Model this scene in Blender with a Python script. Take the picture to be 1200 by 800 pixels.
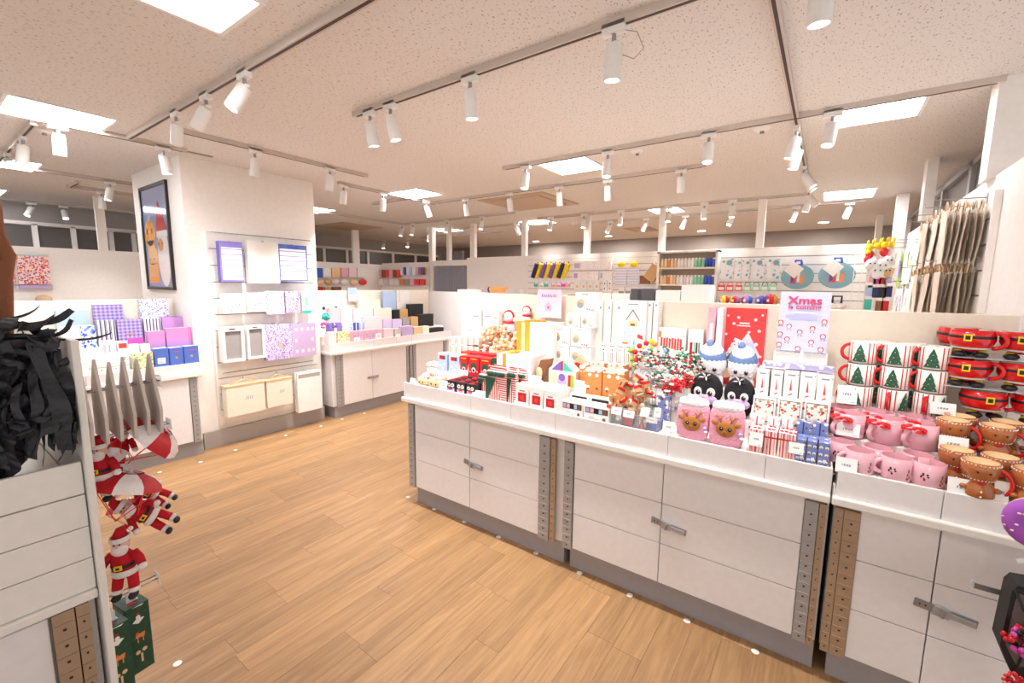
import bpy, math, random
import numpy as np
from mathutils import Vector, Matrix, Euler
random.seed(7)
for o in list(bpy.data.objects): bpy.data.objects.remove(o)
SC=bpy.context.scene; COL=SC.collection; PI=math.pi
# ---------------- camera ----------------
FPX=514.74; YAW,PIT,ROL=[math.radians(a) for a in (-35.395,7.388,-0.5986)]; CH=1.60
FW=np.array([math.sin(YAW)*math.cos(PIT),math.cos(YAW)*math.cos(PIT),-math.sin(PIT)])
RT=np.array([math.cos(YAW),-math.sin(YAW),0.]); DN=np.cross(FW,RT)
R2=math.cos(ROL)*RT+math.sin(ROL)*DN; D2=-math.sin(ROL)*RT+math.cos(ROL)*DN
cd=bpy.data.cameras.new('camera'); cam=bpy.data.objects.new('camera',cd); COL.objects.link(cam)
cd.sensor_width=36; cd.lens=FPX*36/1200; cd.clip_start=.02
m=Matrix.Identity(4)
for i in range(3): m[i][0]=R2[i]; m[i][1]=-D2[i]; m[i][2]=-FW[i]
m[2][3]=CH; cam.matrix_world=m; SC.camera=cam
def at(x,y,X=None,Y=None,Z=None):
    "pixel of the 1200x800 photograph -> point on a world plane"
    v=R2*((x-600)/FPX)+D2*((y-400)/FPX)+FW
    t=(Z-CH)/v[2] if Z is not None else (Y/v[1] if Y is not None else X/v[0])
    return np.array([0,0,CH])+t*v
# ---------------- world, light, exposure ----------------
W=bpy.data.worlds.new('world'); SC.world=W; W.use_nodes=True
bg=W.node_tree.nodes['Background']; bg.inputs[0].default_value=(1,.98,.97,1); bg.inputs[1].default_value=.72
SC.view_settings.view_transform='Standard'; SC.view_settings.look='None'; SC.view_settings.gamma=1
SC.view_settings.exposure=0.50
PANEL_E=18.0; SPOT_W=62.0
SC.cycles.max_bounces=6; SC.cycles.diffuse_bounces=4; SC.cycles.transparent_max_bounces=6
# ---------------- materials ----------------
MT={}; KIDS={}
def s2l(c): return tuple(((v/255)/12.92 if v/255<=.04045 else ((v/255+.055)/1.055)**2.4) for v in c)
def new(name):
    mt=bpy.data.materials.new(name); mt.use_nodes=True; nt=mt.node_tree
    return mt,nt,nt.nodes['Principled BSDF']
def tex(nt,kind,**k):
    n=nt.nodes.new(kind)
    for a,b in k.items():
        if a in n.inputs: n.inputs[a].default_value=b
        else: setattr(n,a,b)
    return n
def M(name,c=None,rough=.5,metal=0,noise=.06,nscale=30,bump=0,emit=0,alpha=1,trans=0,coat=0):
    "named material: flat colour with faint procedural variation"
    if name in MT: return MT[name]
    mt,nt,p=new(name); col=s2l(c)
    tc=tex(nt,'ShaderNodeTexCoord'); nz=tex(nt,'ShaderNodeTexNoise',Scale=nscale,Detail=3.0)
    nt.links.new(tc.outputs['Object'],nz.inputs['Vector'])
    mx=nt.nodes.new('ShaderNodeMix'); mx.data_type='RGBA'
    mx.inputs[6].default_value=(*[v*(1-noise) for v in col],1); mx.inputs[7].default_value=(*[min(1,v*(1+noise)) for v in col],1)
    nt.links.new(nz.outputs[0],mx.inputs[0]); nt.links.new(mx.outputs[2],p.inputs['Base Color'])
    p.inputs['Roughness'].default_value=rough; p.inputs['Metallic'].default_value=metal
    if coat: p.inputs['Coat Weight'].default_value=coat
    if emit:
        p.inputs['Emission Color'].default_value=(*col,1); p.inputs['Emission Strength'].default_value=emit
    if trans: p.inputs['Transmission Weight'].default_value=trans; p.inputs['IOR'].default_value=1.1
    if alpha<1: p.inputs['Alpha'].default_value=alpha
    if bump:
        b=tex(nt,'ShaderNodeBump',Strength=bump,Distance=.01); nt.links.new(nz.outputs[0],b.inputs['Height']); nt.links.new(b.outputs[0],p.inputs['Normal'])
    MT[name]=mt; return mt
def PT(name,kind,cols,scale,rough=.5,width=.5,frac=.35):
    "patterned print: stripe_x, stripe_z, check, dots (several colours on a ground)"
    if name in MT: return MT[name]
    mt,nt,p=new(name); cs=[(*s2l(c),1) for c in cols]; L=nt.links.new
    tc=tex(nt,'ShaderNodeTexCoord'); sp=tex(nt,'ShaderNodeSeparateXYZ'); L(tc.outputs['Object'],sp.inputs[0])
    def mth(op,a,b=None):
        n=nt.nodes.new('ShaderNodeMath'); n.operation=op
        for i,v in enumerate((a,b)):
            if v is None: continue
            if isinstance(v,(int,float)): n.inputs[i].default_value=v
            else: L(v,n.inputs[i])
        return n.outputs[0]
    def mix(f,a,b):
        n=nt.nodes.new('ShaderNodeMix'); n.data_type='RGBA'; L(f,n.inputs[0])
        for i,v in ((6,a),(7,b)):
            if isinstance(v,tuple): n.inputs[i].default_value=v
            else: L(v,n.inputs[i])
        return n.outputs[2]
    if kind=='dots':
        v=tex(nt,'ShaderNodeTexVoronoi',Scale=scale); L(tc.outputs['Object'],v.inputs['Vector'])
        r=nt.nodes.new('ShaderNodeValToRGB'); r.color_ramp.interpolation='CONSTANT'
        n=len(cs)-1; r.color_ramp.elements[0].color=cs[1]
        for i in range(1,n):
            e=r.color_ramp.elements[1] if i==1 and n>1 else r.color_ramp.elements.new(i/n)
            e.position=i/n; e.color=cs[i+1]
        if n==1: r.color_ramp.elements[1].color=cs[1]
        s=tex(nt,'ShaderNodeSeparateColor'); L(v.outputs['Color'],s.inputs[0]); L(s.outputs[0],r.inputs[0])
        out=mix(mth('LESS_THAN',v.outputs['Distance'],frac),cs[0],r.outputs[0])
    elif kind=='check':
        a=mth('LESS_THAN',mth('FRACT',mth('MULTIPLY',mth('ADD',sp.outputs[0],sp.outputs[1]),scale)),.5); b=mth('LESS_THAN',mth('FRACT',mth('MULTIPLY',sp.outputs[2],scale)),.5)
        out=mix(mth('MULTIPLY',mth('ADD',a,b),.5),cs[0],cs[1])
    else:
        co=mth('ADD',sp.outputs[0],sp.outputs[1]) if kind=='stripe_x' else (sp.outputs[2] if kind=='stripe_z' else mth('ADD',sp.outputs[0],sp.outputs[2]))
        out=mix(mth('LESS_THAN',mth('FRACT',mth('MULTIPLY',co,scale)),width),cs[0],cs[1])
    L(out,p.inputs['Base Color']); p.inputs['Roughness'].default_value=rough
    MT[name]=mt; return mt
def GM(name,c0,c1,z0,z1,rough=.4):
    "printed vertical two-tone gradient (book covers)"
    mt,nt,p=new(name); tc=tex(nt,'ShaderNodeTexCoord'); sp=tex(nt,'ShaderNodeSeparateXYZ'); mr=tex(nt,'ShaderNodeMapRange')
    mr.inputs[1].default_value=z0; mr.inputs[2].default_value=z1
    mx=nt.nodes.new('ShaderNodeMix'); mx.data_type='RGBA'; mx.inputs[6].default_value=(*s2l(c0),1); mx.inputs[7].default_value=(*s2l(c1),1)
    L=nt.links.new; L(tc.outputs['Object'],sp.inputs[0]); L(sp.outputs[2],mr.inputs[0]); L(mr.outputs[0],mx.inputs[0]); L(mx.outputs[2],p.inputs['Base Color'])
    p.inputs['Roughness'].default_value=rough; MT[name]=mt; return mt
def floor_mat(name,c0,c1):
    mt,nt,p=new(name); L=nt.links.new
    tc=tex(nt,'ShaderNodeTexCoord'); mp=tex(nt,'ShaderNodeMapping'); mp.inputs['Scale'].default_value=(30,2.0,1)
    oi=nt.nodes.new('ShaderNodeObjectInfo'); ad=nt.nodes.new('ShaderNodeVectorMath'); ad.operation='ADD'
    L(tc.outputs['Object'],mp.inputs[0]); L(mp.outputs[0],ad.inputs[0])
    ml=nt.nodes.new('ShaderNodeMath'); ml.operation='MULTIPLY'; ml.inputs[1].default_value=47; L(oi.outputs['Random'],ml.inputs[0]); L(ml.outputs[0],ad.inputs[1])
    nz=tex(nt,'ShaderNodeTexNoise',Scale=1.0,Detail=6.0,Roughness=.62,Distortion=1.1); L(ad.outputs[0],nz.inputs['Vector'])
    r=nt.nodes.new('ShaderNodeValToRGB'); e=r.color_ramp.elements; e[0].position=.32; e[0].color=(*s2l(c0),1); e[1].position=.66; e[1].color=(*s2l(c1),1)
    L(nz.outputs[0],r.inputs[0])
    hs=nt.nodes.new('ShaderNodeHueSaturation'); mr=tex(nt,'ShaderNodeMapRange'); mr.inputs[3].default_value=.85; mr.inputs[4].default_value=1.08
    L(oi.outputs['Random'],mr.inputs[0]); L(mr.outputs[0],hs.inputs['Value']); L(r.outputs[0],hs.inputs['Color']); L(hs.outputs[0],p.inputs['Base Color'])
    p.inputs['Roughness'].default_value=.42
    b=tex(nt,'ShaderNodeBump',Strength=.08,Distance=.004); L(nz.outputs[0],b.inputs['Height']); L(b.outputs[0],p.inputs['Normal'])
    MT[name]=mt; return mt
def ceiling_mat():
    mt,nt,p=new('mineral_ceiling'); L=nt.links.new; tc=tex(nt,'ShaderNodeTexCoord')
    mp=tex(nt,'ShaderNodeMapping'); mp.inputs['Scale'].default_value=(1,.45,1); L(tc.outputs['Object'],mp.inputs[0])
    v=tex(nt,'ShaderNodeTexNoise',Scale=110.0,Detail=2.0,Roughness=.6); L(mp.outputs[0],v.inputs['Vector'])
    r=nt.nodes.new('ShaderNodeValToRGB'); e=r.color_ramp.elements; e[0].position=.30; e[0].color=(*s2l((160,144,132)),1); e[1].position=.41; e[1].color=(*s2l((228,223,218)),1)
    L(v.outputs[0],r.inputs[0]); L(r.outputs[0],p.inputs['Base Color']); p.inputs['Roughness'].default_value=.95
    b=tex(nt,'ShaderNodeBump',Strength=.12,Distance=.006); L(v.outputs[0],b.inputs['Height']); L(b.outputs[0],p.inputs['Normal'])
    MT['mineral_ceiling']=mt; return mt
ceiling_mat(); floor_mat('oak_vinyl',(152,115,78),(184,145,102))
for n,c,kw in (('white_paint',(244,239,234),{}),('cabinet_white',(234,230,230),dict(rough=.45)),('lip_white',(238,234,228),dict(rough=.35)),
 ('cream_panel',(240,229,212),{}),('kick_grey',(158,154,158),dict(rough=.5)),('zinc',(176,176,178),dict(rough=.4,metal=.45)),('tan_metal',(176,150,124),dict(rough=.5,metal=.3)),
 ('steel',(158,158,160),dict(rough=.3,metal=.6)),('dark',(30,28,28),{}),('black',(26,26,28),dict(rough=.55)),('white',(245,243,240),dict(rough=.5)),('plastic_white',(240,238,235),dict(rough=.4)),
 ('track_grey',(206,194,184),dict(rough=.5)),('slot_dark',(60,44,40),{}),('frame_black',(34,30,30),dict(rough=.3)),('card',(246,244,242),{}),('ink',(150,150,172),{}),
 ('red',(200,24,34),dict(rough=.45)),('glaze_red',(214,20,24),dict(rough=.12,coat=.5)),('santa_red',(196,14,34),dict(rough=.85,bump=.3,nscale=90)),('felt_white',(244,238,236),dict(rough=.95,bump=.5,nscale=80)),
 ('green',(26,84,62),{}),('tree_green',(38,92,66),dict(rough=.3)),('yellow',(246,212,20),{}),('gold',(216,152,44),dict(rough=.35)),('skin',(238,190,160),{}),
 ('glaze_pink',(232,178,190),dict(rough=.18,coat=.4)),('ginger_glaze',(176,104,56),dict(rough=.2,coat=.4)),('glaze_white',(246,242,234),dict(rough=.15,coat=.4)),
 ('pink_plush',(250,176,200),dict(rough=.95,bump=.6,nscale=120)),('deer_brown',(190,124,56),dict(rough=.9)),('black_plush',(28,26,30),dict(rough=.95,bump=.6,nscale=120)),('white_plush',(244,242,248),dict(rough=.95,bump=.5,nscale=100)),
 ('denim',(112,140,190),dict(rough=.9,bump=.3,nscale=120)),('lilac',(196,172,214),{}),('purple',(122,88,176),{}),('violet',(136,124,204),{}),('pink',(240,178,196),{}),('pale_pink',(246,222,224),{}),
 ('magenta',(214,80,180),{}),('teal',(64,190,176),{}),('blue',(60,92,190),{}),('card_blue',(84,112,196),dict(rough=.4)),('sky',(176,200,234),{}),('navy',(40,44,96),{}),
 ('orange',(226,140,76),{}),('tan',(206,164,112),{}),('brown',(132,84,54),{}),('beige_cloth',(228,214,198),dict(rough=.95,bump=.3,nscale=80)),('beige_card',(208,198,190),dict(rough=.8)),
 ('wood',(222,188,150),{}),('pale_wood',(232,216,198),{}),('grey_cloth',(150,150,160),dict(rough=.9)),('grey',(160,156,156),{}),('dark_wall',(150,140,134),{}),('dark_glass',(96,90,88),dict(rough=.25)),('mid_grey',(170,164,160),{}),
 ('crepe_black',(38,40,47),dict(rough=.45,bump=.4,nscale=60)),('bark',(136,84,56),dict(rough=.9,bump=.9,nscale=25)),('donut_purple',(166,86,190),dict(rough=.7)),('mint',(150,216,180),{}),('peach',(250,214,170),{}),
 ('aqua_cloth',(132,174,190),dict(rough=.85)),('vent_tan',(196,172,146),{}),('scarlet',(236,60,60),{}),('poster_red',(232,66,66),{}),('poster_lilac',(202,204,240),{}),('sign_pink',(250,208,222),{}),('lime',(150,200,60),{}),
 ('holly',(60,120,90),dict(rough=.6)),('cookie',(232,196,150),{})):
    M(n,c,**kw)
M('ribbon_red',(226,30,34),rough=.3); M('clear',(235,240,245),rough=.05,noise=0,alpha=.16); M('clear_edge',(230,236,240),rough=.1,noise=0,alpha=.5)
M('light_panel',(250,250,255),noise=0,emit=PANEL_E); M('lens_glow',(255,244,230),noise=0,emit=30)
PT('bowtie_check','check',[(120,104,180),(196,182,224)],34); PT('lilac_check','check',[(200,180,224),(232,222,242)],70)
PT('stripe_redwhite','stripe_z',[(246,230,226),(206,30,44)],75); PT('stripe_redwhite_x','stripe_x',[(246,230,226),(206,30,44)],75)
PT('diag_redwhite','diag',[(250,236,232),(214,60,66)],55); PT('stripe_navy','stripe_x',[(244,240,246),(70,64,110)],42,width=.4)
PT('floral_lilac','dots',[(244,240,250),(110,100,190),(170,160,220),(244,240,250)],75,frac=.45); PT('floral_blue','dots',[(240,244,252),(40,80,200),(110,150,230)],45,frac=.5)
PT('floral_green','dots',[(222,232,190),(230,150,110),(120,170,90),(222,232,190)],60,frac=.4); PT('floral_purple','dots',[(206,190,230),(120,96,180),(240,220,240)],90,frac=.5)
PT('multi_dots','dots',[(250,214,205),(214,40,60),(240,130,40),(150,100,180),(250,240,240)],60,frac=.55)
PT('santa_blue','dots',[(120,136,196),(240,240,250),(120,80,70),(244,244,252)],48,frac=.42); PT('pink_stripes','stripe_x',[(250,236,232),(232,150,160)],90)
PT('red_specks','dots',[(250,246,244),(214,40,50)],70,frac=.3); PT('snow_lilac','dots',[(168,160,200),(240,236,248)],45,frac=.4)
PT('choc_stripe','stripe_z',[(240,230,226),(170,60,70)],40); PT('ginger_lattice','dots',[(240,226,214),(200,96,60),(224,150,100)],60,frac=.42)
PT('biscuits','dots',[(226,190,150),(206,40,50),(240,230,220),(180,120,80)],40,frac=.5); PT('pale_print','dots',[(250,246,246),(232,206,206),(250,246,246)],60,frac=.4)
PT('cookie_mix','dots',[(246,236,226),(206,60,60),(180,140,110)],60,frac=.4); PT('rainbow','dots',[(220,40,40),(240,150,20),(230,40,60),(90,50,180),(240,90,30)],30,frac=.7)
PT('white_blue_baby','dots',[(238,240,242),(120,180,210),(238,240,242),(210,200,170)],22,frac=.45)
PT('pastel_band','stripe_z',[(242,240,246),(214,214,240)],26); PT('planner','stripe_z',[(246,244,252),(140,130,214)],20,width=.16)
PT('gingham_pink','check',[(250,226,230),(240,200,210)],80); PT('tile_dotted','dots',[(30,74,52),(30,74,52)],60); PT('green_grid','dots',[(28,74,54),(34,84,60)],60)
PT('brick_multi','dots',[(210,150,60),(110,60,50),(40,60,120)],60,frac=.5)
GM('book_fade',(160,146,214),(214,140,192),.03,.15); GM('book_fade_soft',(170,146,212),(190,144,208),0,.12)
# ---------------- mesh builder ----------------
class MB:
    def __init__(s): s.v=[];s.f=[];s.m=[];s.sm=[];s.mats=[]
    def mi(s,n):
        if n not in s.mats: s.mats.append(n)
        return s.mats.index(n)
    def add(s,vs,fs,mat,smooth=False):
        b=len(s.v); s.v+= [tuple(map(float,v)) for v in vs]; k=s.mi(mat)
        for f in fs: s.f.append(tuple(i+b for i in f)); s.m.append(k); s.sm.append(smooth)
        return s
    def box(s,x0,x1,y0,y1,z0,z1,mat,M4=None):
        vs=[(x0,y0,z0),(x1,y0,z0),(x1,y1,z0),(x0,y1,z0),(x0,y0,z1),(x1,y0,z1),(x1,y1,z1),(x0,y1,z1)]
        if M4 is not None: vs=[M4@Vector(v) for v in vs]
        return s.add(vs,[(0,3,2,1),(4,5,6,7),(0,1,5,4),(1,2,6,5),(2,3,7,6),(3,0,4,7)],mat)
    def prism(s,pts,d0,d1,mat,ax='y'):
        "polygon in x,z extruded along y (or in x,y along z)"
        n=len(pts); fn=(lambda p,d:(p[0],d,p[1])) if ax=='y' else ((lambda p,d:(p[0],p[1],d)) if ax=='z' else (lambda p,d:(d,p[0],p[1])))
        vs=[fn(p,d0) for p in pts]+[fn(p,d1) for p in pts]
        return s.add(vs,[tuple(range(n)),tuple(reversed(range(n,2*n)))]+[(i,i+n,(i+1)%n+n,(i+1)%n) for i in range(n)],mat)
    def cyl(s,p,q,r,mat,r2=None,n=12,cap=True,smooth=True):
        p=Vector(p);q=Vector(q);d=(q-p).normalized();a=d.orthogonal().normalized();b=d.cross(a);r2=r if r2 is None else r2
        vs=[p+(a*math.cos(t)+b*math.sin(t))*r for t in [2*PI*i/n for i in range(n)]]+[q+(a*math.cos(t)+b*math.sin(t))*r2 for t in [2*PI*i/n for i in range(n)]]
        s.add(vs,[(i,(i+1)%n,(i+1)%n+n,i+n) for i in range(n)],mat,smooth)
        if cap: s.add(vs,[tuple(reversed(range(n))),tuple(range(n,2*n))],mat)
        return s
    def lathe(s,prof,mat,n=20,c=(0,0,0),sy=1):
        "profile [(r,z)...] around z"
        vs=[];k=len(prof)
        for r,z in prof:
            for i in range(n): t=2*PI*i/n; vs.append((c[0]+r*math.cos(t),c[1]+r*sy*math.sin(t),c[2]+z))
        fs=[(j*n+i,j*n+(i+1)%n,(j+1)*n+(i+1)%n,(j+1)*n+i) for j in range(k-1) for i in range(n)]
        return s.add(vs,fs,mat,True)
    def sph(s,c,r,mat,n=14,k=9,e=1.0,M4=None):
        "ellipsoid; e<1 squares it off"
        if not hasattr(r,'__len__'): r=(r,r,r)
        def pw(v): return math.copysign(abs(v)**e,v)
        vs=[]
        for j in range(k+1):
            ph=-PI/2+PI*j/k
            for i in range(n):
                t=2*PI*i/n; q=Vector((r[0]*pw(math.cos(ph))*pw(math.cos(t)),r[1]*pw(math.cos(ph))*pw(math.sin(t)),r[2]*pw(math.sin(ph))))
                if M4 is not None: q=M4@q
                vs.append((c[0]+q[0],c[1]+q[1],c[2]+q[2]))
        fs=[(j*n+i,j*n+(i+1)%n,(j+1)*n+(i+1)%n,(j+1)*n+i) for j in range(k) for i in range(n)]
        return s.add(vs,fs,mat,True)
    def tube(s,pts,r,mat,n=8,closed=False):
        P=[Vector(p) for p in pts]; m_=len(P); vs=[]; a=None
        for i,p in enumerate(P):
            d=(P[(i+1)%m_]-P[i-1]) if closed else (P[min(i+1,m_-1)]-P[max(i-1,0)])
            d.normalize()
            a=(a-d*a.dot(d)).normalized() if a is not None and (a-d*a.dot(d)).length>1e-4 else d.orthogonal().normalized()
            b=d.cross(a); rr=r[i] if hasattr(r,'__len__') else r
            for j in range(n): t=2*PI*j/n; vs.append(p+(a*math.cos(t)+b*math.sin(t))*rr)
        K=m_ if closed else m_-1
        fs=[(i*n+j,i*n+(j+1)%n,((i+1)%m_)*n+(j+1)%n,((i+1)%m_)*n+j) for i in range(K) for j in range(n)]
        if not closed: fs+=[tuple(reversed(range(n))),tuple(range((m_-1)*n,m_*n))]
        return s.add(vs,fs,mat,True)
    def ribbon(s,pts,w,mat,side=(0,0,1)):
        P=[Vector(p) for p in pts]; vs=[]; sd=Vector(side)
        for i,p in enumerate(P):
            ww=w[i] if hasattr(w,'__len__') else w
            q=sd[i] if False else sd
            vs+=[p-q*ww/2,p+q*ww/2]
        fs=[(2*i,2*i+1,2*i+3,2*i+2) for i in range(len(P)-1)]
        return s.add(vs,fs,mat,True)
    # flat print on the front (local y = 0, facing -y); fractions of the box W,H
    def size(s,w,h): s.W=w; s.H=h; s.k=0; return s
    def fr(s,x0,x1,z0,z1,mat):
        s.k+=1; y=-.0004-.00007*s.k; W_,H_=s.W,s.H
        return s.add([(x0*W_,y,z0*H_),(x1*W_,y,z0*H_),(x1*W_,y,z1*H_),(x0*W_,y,z1*H_)],[(0,1,2,3)],mat)
    def frp(s,pts,mat):
        s.k+=1; y=-.0004-.00007*s.k
        return s.add([(p[0]*s.W,y,p[1]*s.H) for p in pts],[tuple(range(len(pts)))],mat)
    def frd(s,cx,cz,r,mat,ry=None,n=10):
        s.k+=1; y=-.0004-.00007*s.k; ry=r if ry is None else ry
        return s.add([(cx*s.W+r*s.W*math.cos(2*PI*i/n),y,cz*s.H+ry*s.W*math.sin(2*PI*i/n)) for i in range(n)],[tuple(range(n))],mat)
    def build(s,name,parent=None,loc=None,rz=0):
        me=bpy.data.meshes.new(name); me.from_pydata(s.v,[],s.f)
        for n in s.mats: me.materials.append(MT[n])
        me.polygons.foreach_set('material_index',s.m); me.polygons.foreach_set('use_smooth',s.sm); me.update()
        o=bpy.data.objects.new(name,me); COL.objects.link(o)
        if parent: o.parent=parent; KIDS.setdefault(parent.name,[]).append(o)
        if loc is not None: o.location=loc
        if rz: o.rotation_euler=(0,0,rz)
        return o
def bev(o,w,seg=2):
    b=o.modifiers.new('bevel','BEVEL'); b.width=w; b.segments=seg; b.limit_method='ANGLE'; return o
def tag(o,label,cat,group=None):
    o['label']=label; o['category']=cat
    if group: o['group']=group
    return o
def thing(name,label,cat,loc=(0,0,0),rz=0,group=None):
    o=bpy.data.objects.new(name,None); o.empty_display_size=.05; COL.objects.link(o); o.location=loc; o.rotation_euler=(0,0,rz)
    return tag(o,label,cat,group)
def struct(o): o['kind']='structure'; return o
def dup(root,loc,rz,label,group=None):
    def cp(o,par):
        c=o.copy(); COL.objects.link(c)
        if par: c.parent=par; KIDS.setdefault(par.name,[]).append(c)
        for ch in KIDS.get(o.name,[]): cp(ch,c)
        return c
    r=cp(root,None); r.location=loc; r.rotation_euler=(0,0,rz); r['label']=label
    if group: r['group']=group
    return r
ORD=['first','second','third','fourth','fifth','sixth','seventh','eighth','ninth','tenth','eleventh','twelfth','thirteenth','fourteenth','fifteenth','sixteenth','seventeenth','eighteenth','nineteenth','twentieth','twenty-first','twenty-second','twenty-third','twenty-fourth']
RZ={'Y':0,'X':PI/2,'W':-PI/2}
def rect(x0,x1,y0,y1,P,v,base=None):
    "photo rectangle -> extent on a world plane (Y: faces -Y, X: faces +X, W: faces -X)"
    ym=(y0+y1)/2; xm=(x0+x1)/2; k={'Y':'Y','X':'X','W':'X'}[P]; j=0 if P=='Y' else 1
    a=at(x0,ym,**{k:v})[j]; b=at(x1,ym,**{k:v})[j]; z1=at(xm,y0,**{k:v})[2]; z0=at(xm,y1,**{k:v})[2] if base is None else base
    c=(a+b)/2; loc=(c,v,z0) if P=='Y' else (v,c,z0)
    return loc,abs(b-a),max(z1-z0,.012)
# =============== large structure ===============
IY=2.11      # island kick line
def slab(name,x0,x1,y0,y1,z0,z1,mat,b=0,parent=None,label=None):
    o=MB().box(x0,x1,y0,y1,z0,z1,mat).build(name,parent)
    if parent is None: struct(o)
    if b: bev(o,b)
    if label: o['label']=label
    return o
# floor: base + separate planks running away from the counter
fl=slab('floor',-10,2,-3,10.3,-.06,-.004,'oak_vinyl')
PW,PL=.13,.92; meshes=[]
for L_ in (PL,): 
    mb=MB(); g=.0006; mb.box(-PW/2+g,PW/2-g,-L_/2+g,L_/2-g,-.004,0,'oak_vinyl'); me=mb
pl0=None; far=MB(); nfar=0
def vis(x,y):
    return (-4.75<x<-2.2 and .1<y<5.0) or (-2.3<x<.35 and .35<y<2.3)
for i in range(-58,16):
    x=(i+.5)*PW; off=(i*0.377+((i*7)%5)*.13)%PL
    y=-1.0+off
    while y<9.5:
        yc=y+PL/2
        if vis(x,yc) or vis(x,yc-.4) or vis(x,yc+.4):
            if pl0 is None: pl0=me.build('plank',fl,loc=(x,yc,0)); o=pl0
            else:
                o=pl0.copy(); o.name='plank'; COL.objects.link(o); o.parent=fl; o.location=(x,yc,0)
        y+=PL
ceil=slab('ceiling',-12,3,-3.2,10.4,2.70,2.78,'mineral_ceiling')
# walls
def wbox(name,boxes,mat='white_paint',**k):
    mb=MB()
    for b in boxes: mb.box(*b,mat)
    o=mb.build(name); struct(o); return o
BWY=6.30
wbox('wall_back',[(-8.0,-6.52,BWY,BWY+.08,0,2.03),(-6.44,-5.53,BWY,BWY+.08,1.95,2.05),(-5.53,.60,BWY,BWY+.08,0,2.085)])
wbox('wall_left',[(-8.08,-8.0,-.9,BWY+.08,0,2.0)])
wbox('wall_right',[(.68,.76,2.75,BWY+.3,0,2.20)])
wbox('wall_partition',[(-5.26,-4.0,4.97,5.03,0,1.48)],'cabinet_white')
# pillar with the picture and the slatted board
wbox('wall_pillar',[(-6.06,-4.745,1.585,2.83,0,2.70)])
wbox('wall_outer_left',[(-9.75,-9.6,-2.5,10.4,0,2.70)],'mid_grey')
wbox('wall_outer_back',[(-9.6,1.2,10.3,10.42,0,2.70)],'dark_wall')
wbox('wall_outer_right',[(.93,1.03,3.65,10.3,0,2.70)],'mid_grey')
# posts from the partitions to the ceiling
def post(name,x0,x1,y0,y1,z0,z1=2.70,mat='white_paint'):
    return struct(MB().box(x0,x1,y0,y1,z0,z1,mat).build(name))
tr=1
for (x0,x1,y0,y1,z0) in [(-8.07,-8.01,1.676,1.772,2.0),(-8.07,-8.01,5.60,5.75,2.0),(-6.54,-6.44,BWY,BWY+.1,0),(-6.07,-6.0,BWY+.02,BWY+.1,2.05),(-5.46,-5.36,BWY+.01,BWY+.09,2.05),
        (-4.30,-4.22,BWY,BWY+.08,2.085),(-3.135,-3.05,BWY,BWY+.08,2.085),(-1.985,-1.90,BWY,BWY+.08,2.085),(-.775,-.69,BWY,BWY+.08,2.085),
        (.645,.80,3.47,3.62,2.19),(.61,.68,5.22,5.40,2.19),(.58,.69,6.95,7.05,0),(.52,.60,8.70,8.8,0)]:
    post('trim_%d'%tr,x0,x1,y0,y1,z0); tr+=1
# high windows in the outer walls
def win_left(n,y0,y1,z0=1.3,z1=2.41):
    o=struct(MB().box(-9.6,-9.585,y0,y1,z0,z1,'mid_grey').build('window_%d'%n))
    MB().box(-9.585,-9.578,y0+.03,y1-.03,z0+.03,z1-.03,'dark_glass').build('pane',o)
    f=MB(); f.box(-9.59,-9.54,y0-.03,y0+.03,z0,z1,'white_paint'); f.box(-9.59,-9.54,y0,y1,z1-.02,z1+.03,'white_paint'); f.build('window_frame',o)
ys=[.1,.70,1.31,1.68,2.04,2.40,3.4,4.3,5.2,5.75,6.3,6.9,7.5,8.2,9.0,10.0]
ys=[-.2,.45,1.31,1.72,2.16,2.45,3.4,4.4,5.4,5.9,6.5,7.1,7.9,8.7,9.6]
for i in range(len(ys)-1): win_left(i+1,ys[i],ys[i+1])
def win_right(n,y0,y1,z0=2.1,z1=2.64):
    o=struct(MB().box(.91,.93,y0,y1,z0,z1,'mid_grey').build('window_%d'%n))
    MB().box(.90,.91,y0+.05,y1-.05,z0+.02,z1-.06,'dark_glass').build('pane',o)
    f=MB(); f.box(.87,.91,y0-.04,y0+.04,z0,z1,'grey'); f.box(.87,.91,y0,y1,z1-.05,z1,'grey'); f.build('window_frame',o)
for i,(a,b) in enumerate([(3.66,4.3),(4.3,5.2),(5.2,6.3),(6.3,7.4),(7.4,8.6)]): win_right(20+i,a,b)
# grey curtain in the doorway
cu=MB(); pts=[]
for i in range(81):
    x=-6.44+.91*i/80; pts.append((x,BWY+.05+.018*math.sin(i*1.05),0))
vs=[(p[0],p[1],z) for z in (.02,1.94) for p in pts]; cu.add(vs,[(i,i+1,i+82,i+81) for i in range(80)],'grey_cloth',True)
tag(cu.build('curtain'),'grey pleated curtain closing the doorway in the back wall','curtain')
cu=MB(); vs=[(-9.0+.8*i/40,9.2+.03*math.sin(i*1.3),z) for z in (.01,2.5) for i in range(41)]; cu.add(vs,[(i,i+1,i+42,i+41) for i in range(40)],'grey_cloth',True)
tag(cu.build('curtain'),'dark grey curtain hanging high beyond the partition at far left','curtain')
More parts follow.
